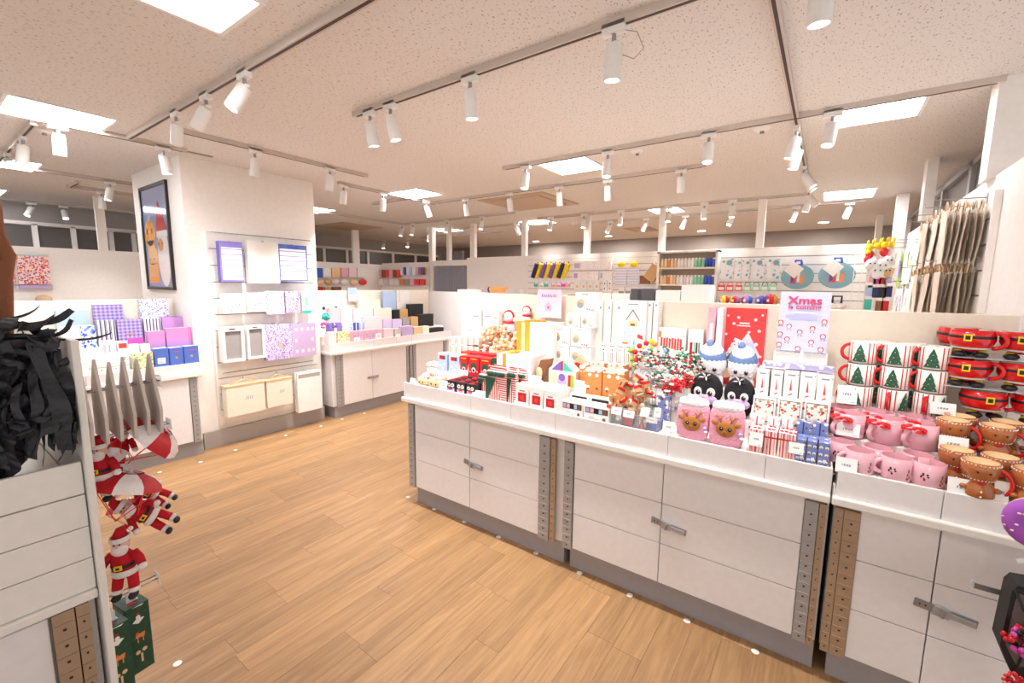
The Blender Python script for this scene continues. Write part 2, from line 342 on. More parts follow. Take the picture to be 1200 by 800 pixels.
# ---------------- ceiling fittings ----------------
def ceiling_panel(x0,x1,y0,y1,label):
    t=thing('ceiling_light',label,'light',((x0+x1)/2,(y0+y1)/2,2.70),0,'square ceiling light panels')
    w=(x1-x0)/2; h=(y1-y0)/2
    f=MB(); e=.02
    for b in [(-w-e,w+e,-h-e,-h),(-w-e,w+e,h,h+e),(-w-e,-w,-h,h),(w,w+e,-h,h)]: f.box(*b,-.012,.0,'plastic_white')
    f.build('frame',t); MB().box(-w,w,-h,h,-.006,-.001,'light_panel').build('diffuser',t)
for x0,x1,y0,y1,l in [(-2.28,-1.92,.55,.955,'ceiling light panel cut by the top edge of the photo, nearest the camera'),(-4.54,-4.08,.52,1.01,'square light panel at far left beside the black ribbon heap'),
  (-2.25,-1.79,3.56,4.0,'square light panel above the middle of the Christmas counter'),(-4.44,-3.97,3.65,4.06,'square light panel in the ceiling right of the white pillar'),
  (-.12,.35,6.38,6.96,'light panel far back on the right above the blue bags'),(-.05,.37,3.50,3.88,'large light panel at right behind the long track'),
  (-2.2,-1.8,6.45,6.88,'light panel far back in the middle of the ceiling'),(-4.5,-4.0,6.5,6.95,'light panel far back above the doorway curtain'),
  (-6.7,-6.2,.45,.95,'light panel at the left edge behind the nearer square panel'),(-8.9,-8.4,.45,.95,'smaller far light panel at the left edge of the ceiling'),
  (-6.7,-6.2,3.6,4.05,'light panel behind the pillar above the pastel shelves'),(-6.7,-6.2,6.5,6.95,'light panel in the far left corner of the ceiling')]:
    ceiling_panel(x0,x1,y0,y1,l)
for x0,x1,y0,y1,l in [(-3.85,-2.85,4.6,5.55,'square tan air vent in the ceiling centre'),(-3.3,-2.8,8.3,9.0,'small tan air vent far back in the ceiling'),(-8.3,-7.3,4.9,5.8,'tan air vent in the ceiling behind the pillar')]:
    t=thing('ceiling_vent',l,'vent',((x0+x1)/2,(y0+y1)/2,2.70)); w=(x1-x0)/2;h=(y1-y0)/2
    MB().box(-w,w,-h,h,-.012,0,'vent_tan').build('frame',t)
    MB().box(-w*.75,w*.75,-h*.75,h*.75,-.02,-.012,'vent_tan').build('grille',t)
def track(p,q,label,slots=True):
    x0,y0=p;x1,y1=q; ax=abs(x1-x0)>abs(y1-y0); L_=abs(x1-x0) if ax else abs(y1-y0)
    t=thing('lighting_track',label,'track',((x0+x1)/2,(y0+y1)/2,2.70),0 if ax else PI/2)
    MB().box(-L_/2,L_/2,-.017,.017,-.032,0,'track_grey').build('rail',t)
    MB().box(-L_/2+.03,L_/2-.03,-.007,.007,-.0335,-.032,'slot_dark').build('slot',t); return t
for p,q,l in [((-2.58,3.46),(.665,3.46),'long ceiling track running to the tall white post at right'),((-2.6,1.86),(.6,1.86),'ceiling track crossing the upper middle of the photo'),
  ((-.255,.6),(-.255,5.98),'ceiling track running away from the camera at upper right'),((-4.45,1.17),(-.6,1.17),'ceiling track from the pillar to the top edge left of centre'),
  ((-4.47,.70),(-4.47,1.55),'short track beside the square panel at far left'),((-3.92,1.28),(-3.92,2.93),'track in front of the pillar and its slatted board'),((-4.45,2.95),(-4.45,4.42),'track between pillar and small square panel'),
  ((-4.37,4.40),(-.98,4.32),'track behind the air vent, middle distance'),((-5.2,3.95),(-4.4,3.98),'short track beyond the pillar'),((-6.42,5.6),(-3.95,5.6),'far track left of the air vent'),((-6.45,3.2),(-6.45,5.65),'far track behind the pillar running away'),
  ((-6.5,6.75),(-4.0,6.55),'far track above the doorway curtain'),((-4.0,6.42),(-.27,6.2),'far track above the back wall shelves'),((-3.8,7.2),(.3,7.1),'farthest track beyond the back wall'),
  ((-6.5,.93),(-6.5,2.2),'track left of the framed poster'),((-7.3,1.3),(-7.3,2.6),'second track left of the framed poster'),((-9.2,.9),(-9.2,2.4),'farthest track at the left edge'),((-6.3,.69),(-4.6,.69),'slanting track at the far left edge'),((-7.3,1.33),(-6.9,1.33),'very short dark track piece left of the poster')]:
    track(p,q,l)
# spotlights
def make_spot(tilt=0):
    t=thing('track_spotlight','','spotlight',(0,0,2.66))
    MB().box(-.05,.05,-.017,.017,-.03,.012,'plastic_white').build('adapter',t)
    MB().cyl((0,0,-.03),(0,0,-.065),.010,'steel',n=8).box(-.03,.03,-.012,.012,-.075,-.062,'plastic_white').build('arm',t)
    h=MB().lathe([(0,.0),(.030,0),(.035,-.008),(.037,-.13),(.037,-.138),(.031,-.138),(.029,-.126)],'plastic_white',n=18).build('lamp_head',t,loc=(0,0,-.07))
    MB().cyl((0,0,-.125),(0,0,-.129),.0295,'lens_glow',n=16).build('lens',h)
    return t
sp0=make_spot(); used=False; nsp=0
def spot(px,py,tilt,az,label,X=None,Y=None,watt=0,big=1):
    global used,nsp
    z=2.66-.13
    P=at(px,py,X=X,Y=Y) if (X is not None or Y is not None) else at(px,py,Z=z)
    loc=(P[0],P[1],2.672)
    if not used: r=sp0; used=True; r.location=loc; r['label']=label
    else: r=dup(sp0,loc,0,label)
    r['group']='white track spotlights'; r.rotation_euler=(0,0,0 if Y is not None else PI/2)
    az=math.radians(az)-(r.rotation_euler[2]); ti=math.radians(tilt)
    d=Vector((math.sin(ti)*math.cos(az),math.sin(ti)*math.sin(az),-math.cos(ti)))
    head=[k for k in KIDS[r.name] if k.name.startswith('lamp_head')][0]
    head.rotation_mode='QUATERNION'; head.rotation_quaternion=Vector((0,0,-1)).rotation_difference(d)
    if watt:
        
        ld=bpy.data.lights.new('spot_beam','SPOT'); ld.energy=watt*SPOT_W/10; ld.spot_size=math.radians(84); ld.spot_blend=.9; ld.shadow_soft_size=.04; ld.color=(1,.96,.92)
        lo=bpy.data.objects.new('spot_beam',ld); COL.objects.link(lo); lo.parent=head; lo.location=(0,0,-.15); lo['kind']='light'
    nsp+=1
S=spot
S(208,158,42,165,'track spotlight left of the slanting track, nearest the poster',Y=1.17,watt=4)
S(243,138,40,200,'track spotlight with glowing lens above the poster, middle of three',Y=1.17,watt=4)
S(288,118,30,-110,'track spotlight with glowing lens, right one of three above the pillar',Y=1.17,watt=4)
S(70,168,12,180,'large white spotlight under the square panel at far left',X=-4.47,watt=5)
S(192,190,8,90,'white spotlight hanging just above the framed poster',X=-4.47)
S(299,185,14,180,'spotlight in front of the pillar board, left of two',X=-3.92,watt=13)
S(387,210,14,180,'spotlight in front of the pillar board, right of two',X=-3.92,watt=13)
S(403,228,10,180,'small spotlight just right of the pillar top',X=-4.45,watt=6)
S(449,238,8,180,'bright white spotlight left of the small square panel',X=-4.45,watt=8)
S(500,246,18,60,'white spotlight below the right tip of the small square panel',X=-4.37,watt=8)
S(434,152,10,90,'spotlight at the left end of the upper middle track',Y=1.86,watt=9)
S(458,148,12,60,'spotlight second from the left on the upper middle track',Y=1.86,watt=9)
S(551,115,6,90,'spotlight hanging near the centre of the upper middle track',Y=1.86,watt=9)
S(719,60,6,120,'spotlight with loose wire near the top of the photo',Y=1.86,watt=9)
S(963,-10,6,90,'spotlight cut off by the top edge at right',Y=1.86,watt=9)
S(616,205,10,-80,'glowing spotlight at the left end of the long track',Y=3.46,watt=9)
S(712,192,10,-80,'glowing spotlight left of the middle on the long track',Y=3.46,watt=9)
S(830,176,12,-80,'glowing spotlight in the middle of the long track',Y=3.46,watt=9)
S(975,148,12,-120,'glowing spotlight right of the crossing tracks',Y=3.46,watt=9)
for i,(px,py,ti,az) in enumerate([(933,160,12,180),(945,172,35,0),(935,186,12,180),(944,197,35,0),(949,212,40,10),(947,246,12,180)]):
    S(px,py,ti,az,'white spotlight on the receding right track, %s from the camera'%ORD[i],X=-.255,watt=6 if i<5 else 4)
for i,(px,py) in enumerate([(546,245),(597,242),(655,232),(712,228),(798,212)]):
    S(px,py,14,100,'small spotlight on the track by the air vent, %s from the left'%ORD[i],Y=4.36,watt=5)
for i,(px,py) in enumerate([(471,268),(484,266),(524,270),(565,262)]):
    S(px,py,14,-100,'distant spotlight on the track left of the air vent, %s from the left'%ORD[i],Y=5.6,watt=4)
for i,(px,py,ti,az) in enumerate([(503,288,14,-90),(525,285,30,120),(605,277,25,60),(617,282,10,-90),(645,265,12,-80),(684,266,12,-80),(727,262,12,-80),(783,259,12,-80),(825,249,12,-80),(857,259,10,-80)]):
    S(px,py,ti,az,'far spotlight above the back wall, %s from the left'%ORD[i],Y=6.55 if i<4 else 6.25,watt=4)
for i,(px,py) in enumerate([(376,288),(396,288),(415,285),(423,290),(438,291),(450,290),(478,282)]):
    S(px,py,22,-60,'far spotlight beyond the pillar, %s from the left'%ORD[i],Y=7.4)
for i,(px,py) in enumerate([(715,270),(757,266),(803,264),(858,258),(932,256),(995,248)]):
    S(px,py,28,-120,'farthest spotlight beyond the back wall, %s from the left'%ORD[i],Y=7.15,watt=2)
S(130,229,12,-90,'glowing spotlight left of the poster, right one of two',X=-6.5,watt=6); S(120,238,6,180,'glowing spotlight left of the poster, left one of two',X=-7.3,watt=6)
S(33,215,10,-60,'glowing spotlight below the far left panel',Y=.69,watt=6); S(10,195,70,0,'spotlight cut by the left edge, pointing sideways',Y=.69)
S(75,248,30,0,'pale spotlight under the far left ceiling',X=-9.2); S(39,258,30,-60,'spotlight just above the dark high windows at left',X=-9.2)
# unseen track and spotlights added overhead to brighten the counter and its panel
track((-2.6,.30),(.62,.30),'unseen track added over the photographer')
for i,(x,w) in enumerate([(-1.9,3.2),(-1.1,3.2),(-.4,3.6),(.3,5)]):
    r=dup(sp0,(x,.30,2.672),0,'unseen spotlight added over the photographer to brighten the counter, %s from the left'%ORD[i],'added spotlights over the photographer')
    head=[k for k in KIDS[r.name] if k.name.startswith('lamp_head')][0]; head.rotation_mode='QUATERNION'; head.rotation_quaternion=Vector((0,0,-1)).rotation_difference(Vector((.15,2.4,-1.25)).normalized())
    ld=bpy.data.lights.new('spot_beam','SPOT'); ld.energy=w*SPOT_W/10; ld.spot_size=math.radians(48); ld.spot_blend=.9; ld.shadow_soft_size=.04; ld.color=(1,.96,.92)
    for ch in KIDS.get(head.name,[]):
        pass
    lo=bpy.data.objects.new('spot_beam',ld); COL.objects.link(lo); lo.parent=head; lo.location=(0,0,-.15); lo['kind']='light'
track((-8.0,7.4),(-5.5,7.4),'distant track beyond the pillar')
for px,py,l in [(628,283,'first'),(713,277,'second'),(822,271,'third'),(965,261,'fourth')]:
    P=at(px,py,Z=2.69); ld=bpy.data.lights.new('downlight_beam','AREA'); ld.energy=26; ld.size=.15; ld.color=(1,.93,.88); lo=bpy.data.objects.new('downlight_beam',ld); COL.objects.link(lo); lo.location=(P[0],P[1],2.68); tag(MB().cyl((0,0,0),(0,0,-.008),.07,'lens_glow',n=16).cyl((0,0,0),(0,0,-.006),.085,'plastic_white',n=16).build('downlight',loc=(P[0],P[1],2.70)),'round downlight in the dark ceiling beyond the back wall, %s from the left'%l,'light','far downlights')
for px,py,l in [(893,154,'round smoke detector right of the centre spotlight'),(747,180,'small sprinkler between two long-track spotlights'),(52,156,'ceiling sprinkler below the far left panel'),(606,262,'sprinkler left of the far panels')]:
    P=at(px,py,Z=2.68); t=thing('smoke_detector' if px==893 else 'ceiling_sprinkler',l,'detector',(P[0],P[1],2.70))
    MB().lathe([(0,-.02),(.035,-.02),(.05,-.008),(.055,0)],'plastic_white').build('base',t); MB().cyl((0,0,-.02),(0,0,-.035),.014,'steel',n=10).build('sensor',t)
P=at(232,180,Z=2.7); tag(MB().box(-.02,.02,-.11,.11,-.006,0,'grey').build('ceiling_slot_vent',loc=(P[0],P[1],2.70)),'narrow grey slot in the ceiling above the pillar edge','vent')
ws=MB().tube([(.03,0,-.02),(.10,.0,-.05),(.13,0,-.12),(.09,.0,-.15),(.04,0,-.12)],.002,'grey',5)
for o_ in list(bpy.data.objects):
    if o_.get('label','').startswith('spotlight with loose wire'): ws.build('wire',o_)
# ---------------- island counter ----------------
def posts_strip(name,x,y0,z0,z1,w,mat,parent,axis='Y',face=-1):
    "perforated metal upright"
    m=MB(); d=.008
    if axis=='Y': m.box(x,x+w,y0,y0+.02,z0,z1,mat)
    else: m.box(y0-.02,y0,x,x+w,z0,z1,mat)
    n=int((z1-z0)/.045)
    for i in range(n):
        z=z0+.02+i*.045
        if axis=='Y': m.box(x+w*.42,x+w*.58,y0-.001,y0,z,z+.006,'dark'); m.box(x+w*.05,x+w*.95,y0-.003,y0,z+.018,z+.020,mat)
        else: m.box(y0,y0+.001,x+w*.42,x+w*.58,z,z+.006,'dark'); m.box(y0,y0+.003,x+w*.05,x+w*.95,z+.018,z+.020,mat)
    return m.build(name,parent)
def latch(parent,x,y,z,l=.13,axis='Y'):
    m=MB(); m.box(-.045,0,-.004,0,-.015,.015,'steel'); m.box(-.032,-.028,-.0045,-.004,-.003,.003,'dark'); m.box(-.016,-.012,-.0045,-.004,-.003,.003,'dark'); m.box(.0,l,-.006,0,-.014,.014,'steel'); m.box(.005,.05,-.014,-.006,-.017,.017,'zinc'); m.cyl((.03,-.02,-.014),(.03,-.02,.014),.006,'steel',n=8); m.box(.05,l*.95,-.016,-.008,-.009,.009,'zinc')
    o=m.build('latch',parent,loc=(x,y,z)); o.rotation_euler=(0,.10,0) if axis=='Y' else (0,0,PI/2); return o
def cabinet(label,x0,x1,doors,axis='Y',f=2.06,back=2.66,zb=.145,zt=.765,seams=True,strips=(),lat=None,kick=(0,.14),kf=2.11):
    "base cabinet; axis Y: front faces -Y at y=f ; axis X: front faces +X at x=f"
    t=thing('base_cabinet',label,'cabinet',((x0+x1)/2,(f+back)/2,0) if axis=='Y' else ((f+back)/2,(x0+x1)/2,0),0)
    cx,cy=t.location[0],t.location[1]
    def B(a0,a1,d0,d1,z0,z1,mat,name,b=.0):
        m=MB()
        if axis=='Y': m.box(a0-cx,a1-cx,d0-cy,d1-cy,z0,z1,mat)
        else: m.box(min(d0,d1)-cx,max(d0,d1)-cx,a0-cy,a1-cy,z0,z1,mat)
        o=m.build(name,t)
        if b: bev(o,b,1)
        return o
    s=1 if axis=='Y' else -1
    B(x0,x1,f+s*.025,back,zb,zt,'cabinet_white','carcass'); B(x0+.03,x1-.0,kf,back,kick[0],zb,'kick_grey','kick_panel')
    for d0,d1 in doors:
        H=(zt-zb)/3 if seams else zt-zb; first=None
        d=thing('door','','x'); 
        del d['label'],d['category']; d.parent=t; KIDS.setdefault(t.name,[]).append(d)
        for k in range(3 if seams else 1):
            z0=zb+H*k; m=MB(); g=.0015
            if axis=='Y': m.box(d0+.002-cx,d1-.002-cx,f-cy,f+.02-cy,z0+g,z0+H-g,'cabinet_white')
            else: m.box(f-.02-cx,f-cx,d0+.002-cy,d1-.002-cy,z0+g,z0+H-g,'cabinet_white')
            o=m.build('board',d); bev(o,.0015,1)
    for a,w,mat in strips:
        o=posts_strip('slotted_upright',a-(cx if axis=='Y' else cy),(f-.004-cy) if axis=='Y' else (f+.004-cx),zb-.01,zt-.015,w,mat,t,axis)
    if lat: latch(t,lat[0]-cx if axis=='Y' else f+.001-cx,(f-.001-cy) if axis=='Y' else lat[0]-cy,lat[1],lat[2],axis)
    return t
cabinet('white base cabinet at the left end of the Christmas counter',-2.37,-1.115,[(-2.30,-1.79),(-1.79,-1.262)],strips=[(-2.365,.055,'zinc'),(-1.262,.07,'zinc'),(-1.185,.028,'tan_metal')],lat=(-1.79,.455,.11))
cabinet('middle white base cabinet under the plush toys and gift picks',-1.105,.078,[(-1.04,-.565),(-.565,.0)],strips=[(-1.10,.055,'zinc'),(.0,.045,'zinc'),(.048,.022,'tan_metal')],lat=(-.565,.46,.12))
cabinet('right white base cabinet under the mugs',.094,.67,[(.175,.398),(.398,.665)],strips=[(.096,.028,'tan_metal'),(.126,.05,'tan_metal')],lat=(.398,.465,.12))
def counter(label,x0,x1,y0,y1,z0,lipz,topz,seams,tiers,axis='Y'):
    "worktop with projecting lip, fascia boards and stepped display tiers"
    t=thing('display_counter',label,'counter',(x0,y0,0) if axis=='Y' else (y0,x0,0))
    def B(a0,a1,d0,d1,z0,z1,mat,name,b=.003):
        m=MB()
        if axis=='Y': m.box(a0-x0,a1-x0,d0-y0,d1-y0,z0,z1,mat)
        else: m.box(min(d0,d1)-y0,max(d0,d1)-y0,a0-x0,a1-x0,z0,z1,mat)
        return bev(m.build(name,t),b)
    s=1 if axis=='Y' else -1
    B(x0,x1,y0,y1,z0,lipz,'lip_white','lip',.006)
    e=[x0+.01]+seams+[x1]
    for a,b in zip(e[:-1],e[1:]): B(a+.001,b-.001,y0+s*.02,y0+s*.032,lipz,topz,'cabinet_white','fascia_board',.002)
    for (d0,d1,z) in tiers: B(x0+.012,x1-.001,y0+s*d0,y0+s*d1,lipz,z,'lip_white','display_step',.003)
    return t
counter('long white worktop of the Christmas counter, under left and middle goods',-2.41,.078,2.03,2.66,.767,.80,.905,[-1.77,-1.46,-1.16,-.55,-.15],[(.033,.24,.893),(.241,.44,.975),(.441,.63,1.07)])
counter('white worktop section carrying the Christmas mugs',.082,.677,2.03,2.66,.767,.80,.905,[.39],[(.033,.24,.893),(.241,.44,.975),(.441,.63,1.07)])
def plain(name,label,cat,x0,x1,y0,y1,z0,z1,mat,b=.004,group=None):
    o=MB().box(x0-(x0+x1)/2,x1-(x0+x1)/2,y0-(y0+y1)/2,y1-(y0+y1)/2,0,z1-z0,mat).build(name,loc=((x0+x1)/2,(y0+y1)/2,z0)); tag(o,label,cat,group); return bev(o,b) if b else o
t=thing('back_panel','long cream back panel of the Christmas counter, from its left end to the mugs','panel',(-1.2,2.70,0))
for i,(a,b,h) in enumerate([(-2.40,-1.20,1.53),(-1.198,-.0,1.51),(.002,.655,1.495)]): bev(MB().box(a+1.2,b+1.2,-.035,.0,0,h,'cream_panel').build('panel_board',t),.003)
plain('rear_counter','white stepped rear counter behind the cream back panel','counter',-2.38,.62,2.71,3.25,0,1.41,'cabinet_white')
# ---------------- left wall-side counters ----------------
cabinet('white base cabinet right of the pillar, with the pastel gift boxes',2.885,4.03,[(3.02,3.43),(3.43,3.99)],axis='X',f=-4.60,back=-5.15,seams=False,strips=[(2.93,.05,'zinc'),(2.985,.03,'zinc'),(3.995,.03,'zinc')],lat=(3.40,.42,.12),kf=-4.64)
cabinet('white base cabinet far right of the pillar, at the grey partition',4.04,4.86,[(4.16,4.70)],axis='X',f=-4.60,back=-5.15,seams=False,strips=[(4.05,.045,'zinc'),(4.11,.04,'zinc'),(4.72,.05,'zinc')],lat=(4.60,.42,.1),kf=-4.64)
counter('white worktop with pastel boxes right of the pillar',2.85,4.88,-4.57,-5.15,.765,.80,.90,[3.45,3.82,4.08],[(.033,.20,.885),(.201,.39,.97),(.391,.58,1.06)],axis='X')
plain('back_panel','cream back panel behind the pastel gift boxes','panel',-5.21,-5.16,2.85,4.96,0,1.50,'cream_panel')
cabinet('white base cabinet left of the pillar under the purple notebooks',.20,1.55,[(.22,1.47)],axis='X',f=-4.60,back=-5.15,seams=False,zt=.744,strips=[(1.475,.055,'zinc')],kf=-4.64)
counter('white worktop with purple notebooks left of the pillar',.0,1.575,-4.57,-5.15,.745,.785,.87,[.4,.8,1.18],[(.033,.20,.86),(.201,.39,.95),(.391,.58,1.04)],axis='X')
plain('back_panel','cream back panel behind the purple notebooks','panel',-5.21,-5.16,-.3,1.57,0,1.43,'cream_panel')
# ---------------- near gondola at the left edge ----------------
NX=-1.50
t=thing('gondola_counter','near white counter unit at the left edge, under the black crepe','counter',(NX,-.3,0))
def GB(name,x0,x1,y0,y1,z0,z1,mat,b=.003): return bev(MB().box(x0-NX,x1-NX,y0+.3,y1+.3,z0,z1,mat).build(name,t),b)
GB('carcass',-2.3,NX-.03,-1.2,.235,.14,.80,'cabinet_white'); GB('door',NX-.028,NX-.008,-1.2,.145,.15,.765,'cabinet_white')
GB('lip',-2.3,NX+.01,-1.2,.237,.775,.80,'lip_white',.005)
for i in range(3): GB('riser_board',NX-.02,NX-.0,-1.2,.236,.80+i*.086+.001,.80+(i+1)*.086-.001,'lip_white',.002)
GB('tray_board',NX-.012,NX+.0,-1.2,.236,1.06,1.145,'lip_white',.003); GB('tray_floor',-2.28,NX-.02,-1.2,.236,1.04,1.06,'lip_white')
posts_strip('slotted_upright',.150+.3,.002,.16,.77,.04,'tan_metal',t,'X'); posts_strip('slotted_upright',.193+.3,.002,.16,.77,.025,'tan_metal',t,'X')
MB().box(-2.0-NX,.0,.0,.02,.0,.14,'kick_grey').build('kick_panel',t,loc=(0,.5,0))
ep=tag(bev(MB().box(-.85,.0,0,.016,0,1.455,'lip_white').build('end_panel',loc=(NX+.02,.2385,0)),.004),'upright white end board between black crepe and hanging Santas','panel')
# =============== goods ===============
def item(name,label,cat,x0,x1,y0,y1,P,v,depth,fn,base=None,group=None,rot=0):
    loc,w,h=rect(x0,x1,y0,y1,P,v,base)
    m=MB().size(w,h); fn(m,w,depth,h)
    o=m.build(name,loc=loc,rz=RZ[P]+math.radians(rot)); tag(o,label,cat,group); return o
def bx(mat,top=None,side=None):
    def f(m,w,d,h):
        x=w/2-.0006; y=d-.0006; z=h-.0006
        m.add([(-x,0,0),(x,0,0),(x,0,z),(-x,0,z)],[(0,1,2,3)],mat)
        m.add([(-x,0,z),(x,0,z),(x,y,z),(-x,y,z)],[(0,1,2,3)],top or mat)
        m.add([(-x,0,0),(x,0,0),(x,0,z),(-x,0,z),(-x,y,0),(x,y,0),(x,y,z),(-x,y,z)],[(0,3,7,4),(1,5,6,2),(4,7,6,5),(0,4,5,1)],side or mat)
    return f
def deco(base,*ops):
    "ops: ('r',x0,x1,z0,z1,mat) rect print, ('d',x,z,r,mat) disc print, ('p',pts,mat) polygon print"
    def f(m,w,d,h):
        base(m,w,d,h)
        for o in ops:
            if o[0]=='r': m.fr(*o[1:])
            elif o[0]=='d': m.frd(*o[1:])
            else: m.frp(*o[1:])
    return f
def lines(x0,x1,z0,z1,n,mat='ink'): 
    dz=(z1-z0)/n; return [('r',x0+.02*(i%2),x1-.06*((i*3)%4),z0+dz*i,z0+dz*i+dz*.4,mat) for i in range(n)]
def pricecard(x0,x1,y0,y1,P,v,label,tilt=12,base=None):
    loc,w,h=rect(x0,x1,y0,y1,P,v,base)
    t=MB().size(w,h); t.box(-w/2,w/2,0,.0012,0,h,'card')
    for a,b in ((-.22,-.18),(-.13,-.04),(.0,.08),(.11,.19)): t.frp([(a,.46),(b,.46),(b+.02,.6),(a+.02,.6)],'ink')
    t.fr(.2,.4,.1,.13,'ink')
    o=t.build('price_card',loc=loc,rz=RZ[P]); o.rotation_euler[0]=-math.radians(tilt) if P=='Y' else 0
    return tag(o,label,'price card','white price cards')
T1,T2,T3=.893,.975,1.07
I=item
lift=lambda ops,k:[(o[0],o[1],o[2],k+(1-k)*o[3],k+(1-k)*o[4],o[5]) if o[0]=='r' else ((o[0],o[1],k+(1-k)*o[2],o[3],o[4]) if o[0]=='d' else (o[0],[(p,k+(1-k)*q) for p,q in o[1]],o[2])) for o in ops]
# ---- front step, from the left end ----
def pouch(m,w,d,h):
    m.sph((0,d/2,h*.45),(w/2,d/2,h*.45),'cookie',n=12,k=7,e=.6); m.sph((0,d/2,h*.62),(w*.48,d*.45,h*.36),'diag_redwhite',n=12,k=7,e=.7)
    m.frd(-.15,.35,.05,'dark'); m.frd(.15,.35,.05,'dark')
for i,(a,b,c,d) in enumerate([(487,500,441,457),(499,517,443,461)]):
    I('knit_pouch','striped red and white knitted pouch at the counter end, %s one'%('left','right')[i],'pouch',a,b,c,d,'Y',2.09,.07,pouch,T1,'red and white pouches')
for i,(a,b,c,d) in enumerate([(492,504,437,448),(506,519,438,449)]):
    I('knit_pouch','striped red and white knitted pouch in the row behind, %s one'%('left','right')[i],'pouch',a,b,c,d,'Y',2.175,.06,pouch,T1,'red and white pouches')
pricecard(480,486,443,452,'Y',2.075,'tiny price card with blue mark at the counter left corner',base=T1)
pricecard(514,523,446,458,'Y',2.068,'price card between striped pouches and penguin boxes',base=T1)
pg_box=deco(bx('black'),('d',-.2,.62,.17,'white'),('d',.2,.62,.17,'white'),('d',-.18,.62,.07,'dark'),('d',.18,.62,.07,'dark'),('r',-.4,.4,.05,.34,'lilac'),('r',-.2,.2,.2,.36,'red'),('d',0,.47,.07,'orange'))
px0=[523,534.5,546]
for r in range(3):
    for c in range(3):
        a=px0[c]; Y=2.085+r*.06
        o=I('penguin_box','black penguin face gift box, %s from the left in the %s row'%(ORD[c],('front','middle','rear')[r]),'box',a,a+10.6,446+c*2.2,465+c*2.2,'Y',2.085,.05,pg_box,T1,'penguin face boxes')
        o.location[1]=Y
        MB().sph((0,.022,o.dimensions[2]),(.020,.018,.012),'santa_red',n=10,k=5).build('hat_top',o)
def bag(m,w,d,h):
    x=w/2; y0=d*.42; y1=d*.5; m.add([(-x,0,0),(x,0,0),(x,d,0),(-x,d,0),(-x*.98,d*.12,h*.82),(x*.98,d*.12,h*.82),(x*.98,d*.6,h*.82),(-x*.98,d*.6,h*.82),(-x*.7,y0,h*.9),(x*.7,y0,h*.9),(x*.7,y1,h*.9),(-x*.7,y1,h*.9),(-x*.95,y0-.002,h),(x*.95,y0-.002,h*.97),(x*.95,y1,h*.97),(-x*.95,y1,h)],[(0,3,2,1)]+[(a+i,a+(i+1)%4,a+(i+1)%4+4,a+i+4) for a in (0,4,8) for i in range(4)]+[(12,13,14,15)],'stripe_redwhite')
    m.frp([(-.36,.0),(.3,0),(.02,.62)],'stripe_redwhite_x'); m.frp([(-.5,0),(-.40,0),(-.0,.66),(-.5,.68)],'green')
    for s in (-1,1): m.sph((s*w*.24,-.002,h*.78),(w*.22,.008,h*.07),'green',n=10,k=6,e=.8)
    m.sph((0,-.002,h*.78),(w*.08,.012,h*.07),'green',n=8,k=5)
for i,(a,b,c,d,Y,l) in enumerate([(569,593,429,472,2.075,'large striped red and white gift bag with green bow, front left'),(594,604,430,475,2.085,'striped red and white gift bag, turned, right of the front one'),(605,616,432,462,2.15,'striped red gift bag with small green bow at the right of the bags'),
        (560,574,435,458,2.155,'striped red gift bag behind the penguin boxes'),(577,592,428,446,2.20,'upright gift bag with green ribbon at the rear')]):
    I('gift_bag',l,'bag',a,b,c,d,'Y',Y,.045,bag,T1,'striped gift bags')
pricecard(552,566,457,466,'Y',2.066,'price card in front of the big striped gift bag',35,T1)
pricecard(601,616,467,477,'Y',2.066,'price card left of the white boxes with red squares',35,T1)
wsq=deco(bx('white','red_specks'),('r',-.32,.32,.2,.62,'red'),('r',-.2,.2,.68,.74,'ink'),('r',-.14,.14,.3,.5,'scarlet'))
for r in range(3):
    for c in range(3):
        a=605.5+c*16.4; 
        o=I('cookie_box','white box with red square print, %s from the left, %s row'%(ORD[c],('front','middle','rear')[r]),'box',a,a+15,450+c*3.8,472+c*4,'Y',2.09,.052,wsq,T1,'white boxes with red squares'); o.location[1]=2.08+r*.056
nail=deco(bx('white'),('r',-.44,.44,.52,.9,'dark'),*[('r',-.42+.17*k,-.28+.17*k,.56,.86,c) for k,c in enumerate(['lilac','pink','black','sky','brown'])],('d',.3,.2,.07,'brown'),*lines(-.3,.1,.1,.35,2))
for i,(a,b,c,d) in enumerate([(658,683,471,489),(684,714,477,498)]):
    I('biscuit_kit_box','low white box with a row of coloured pictures, %s of two by the gift picks'%('left','right')[i],'box',a,b,c,d,'Y',2.075,.10,nail,T1,'low white kit boxes')
for i,(a,b,c,d) in enumerate([(668,690,462,474),(691,716,466,479)]):
    o=I('flat_box','flat white box with open dark slot lying behind the kit boxes, %s'%('left','right')[i],'box',a,b,c,d,'Y',2.185,.04,deco(bx('white','white'),('r',-.4,.4,.7,.9,'dark')),T1,'flat white boxes')
pricecard(655,668,482,491,'Y',2.066,'price card before the left kit box',25,T1)
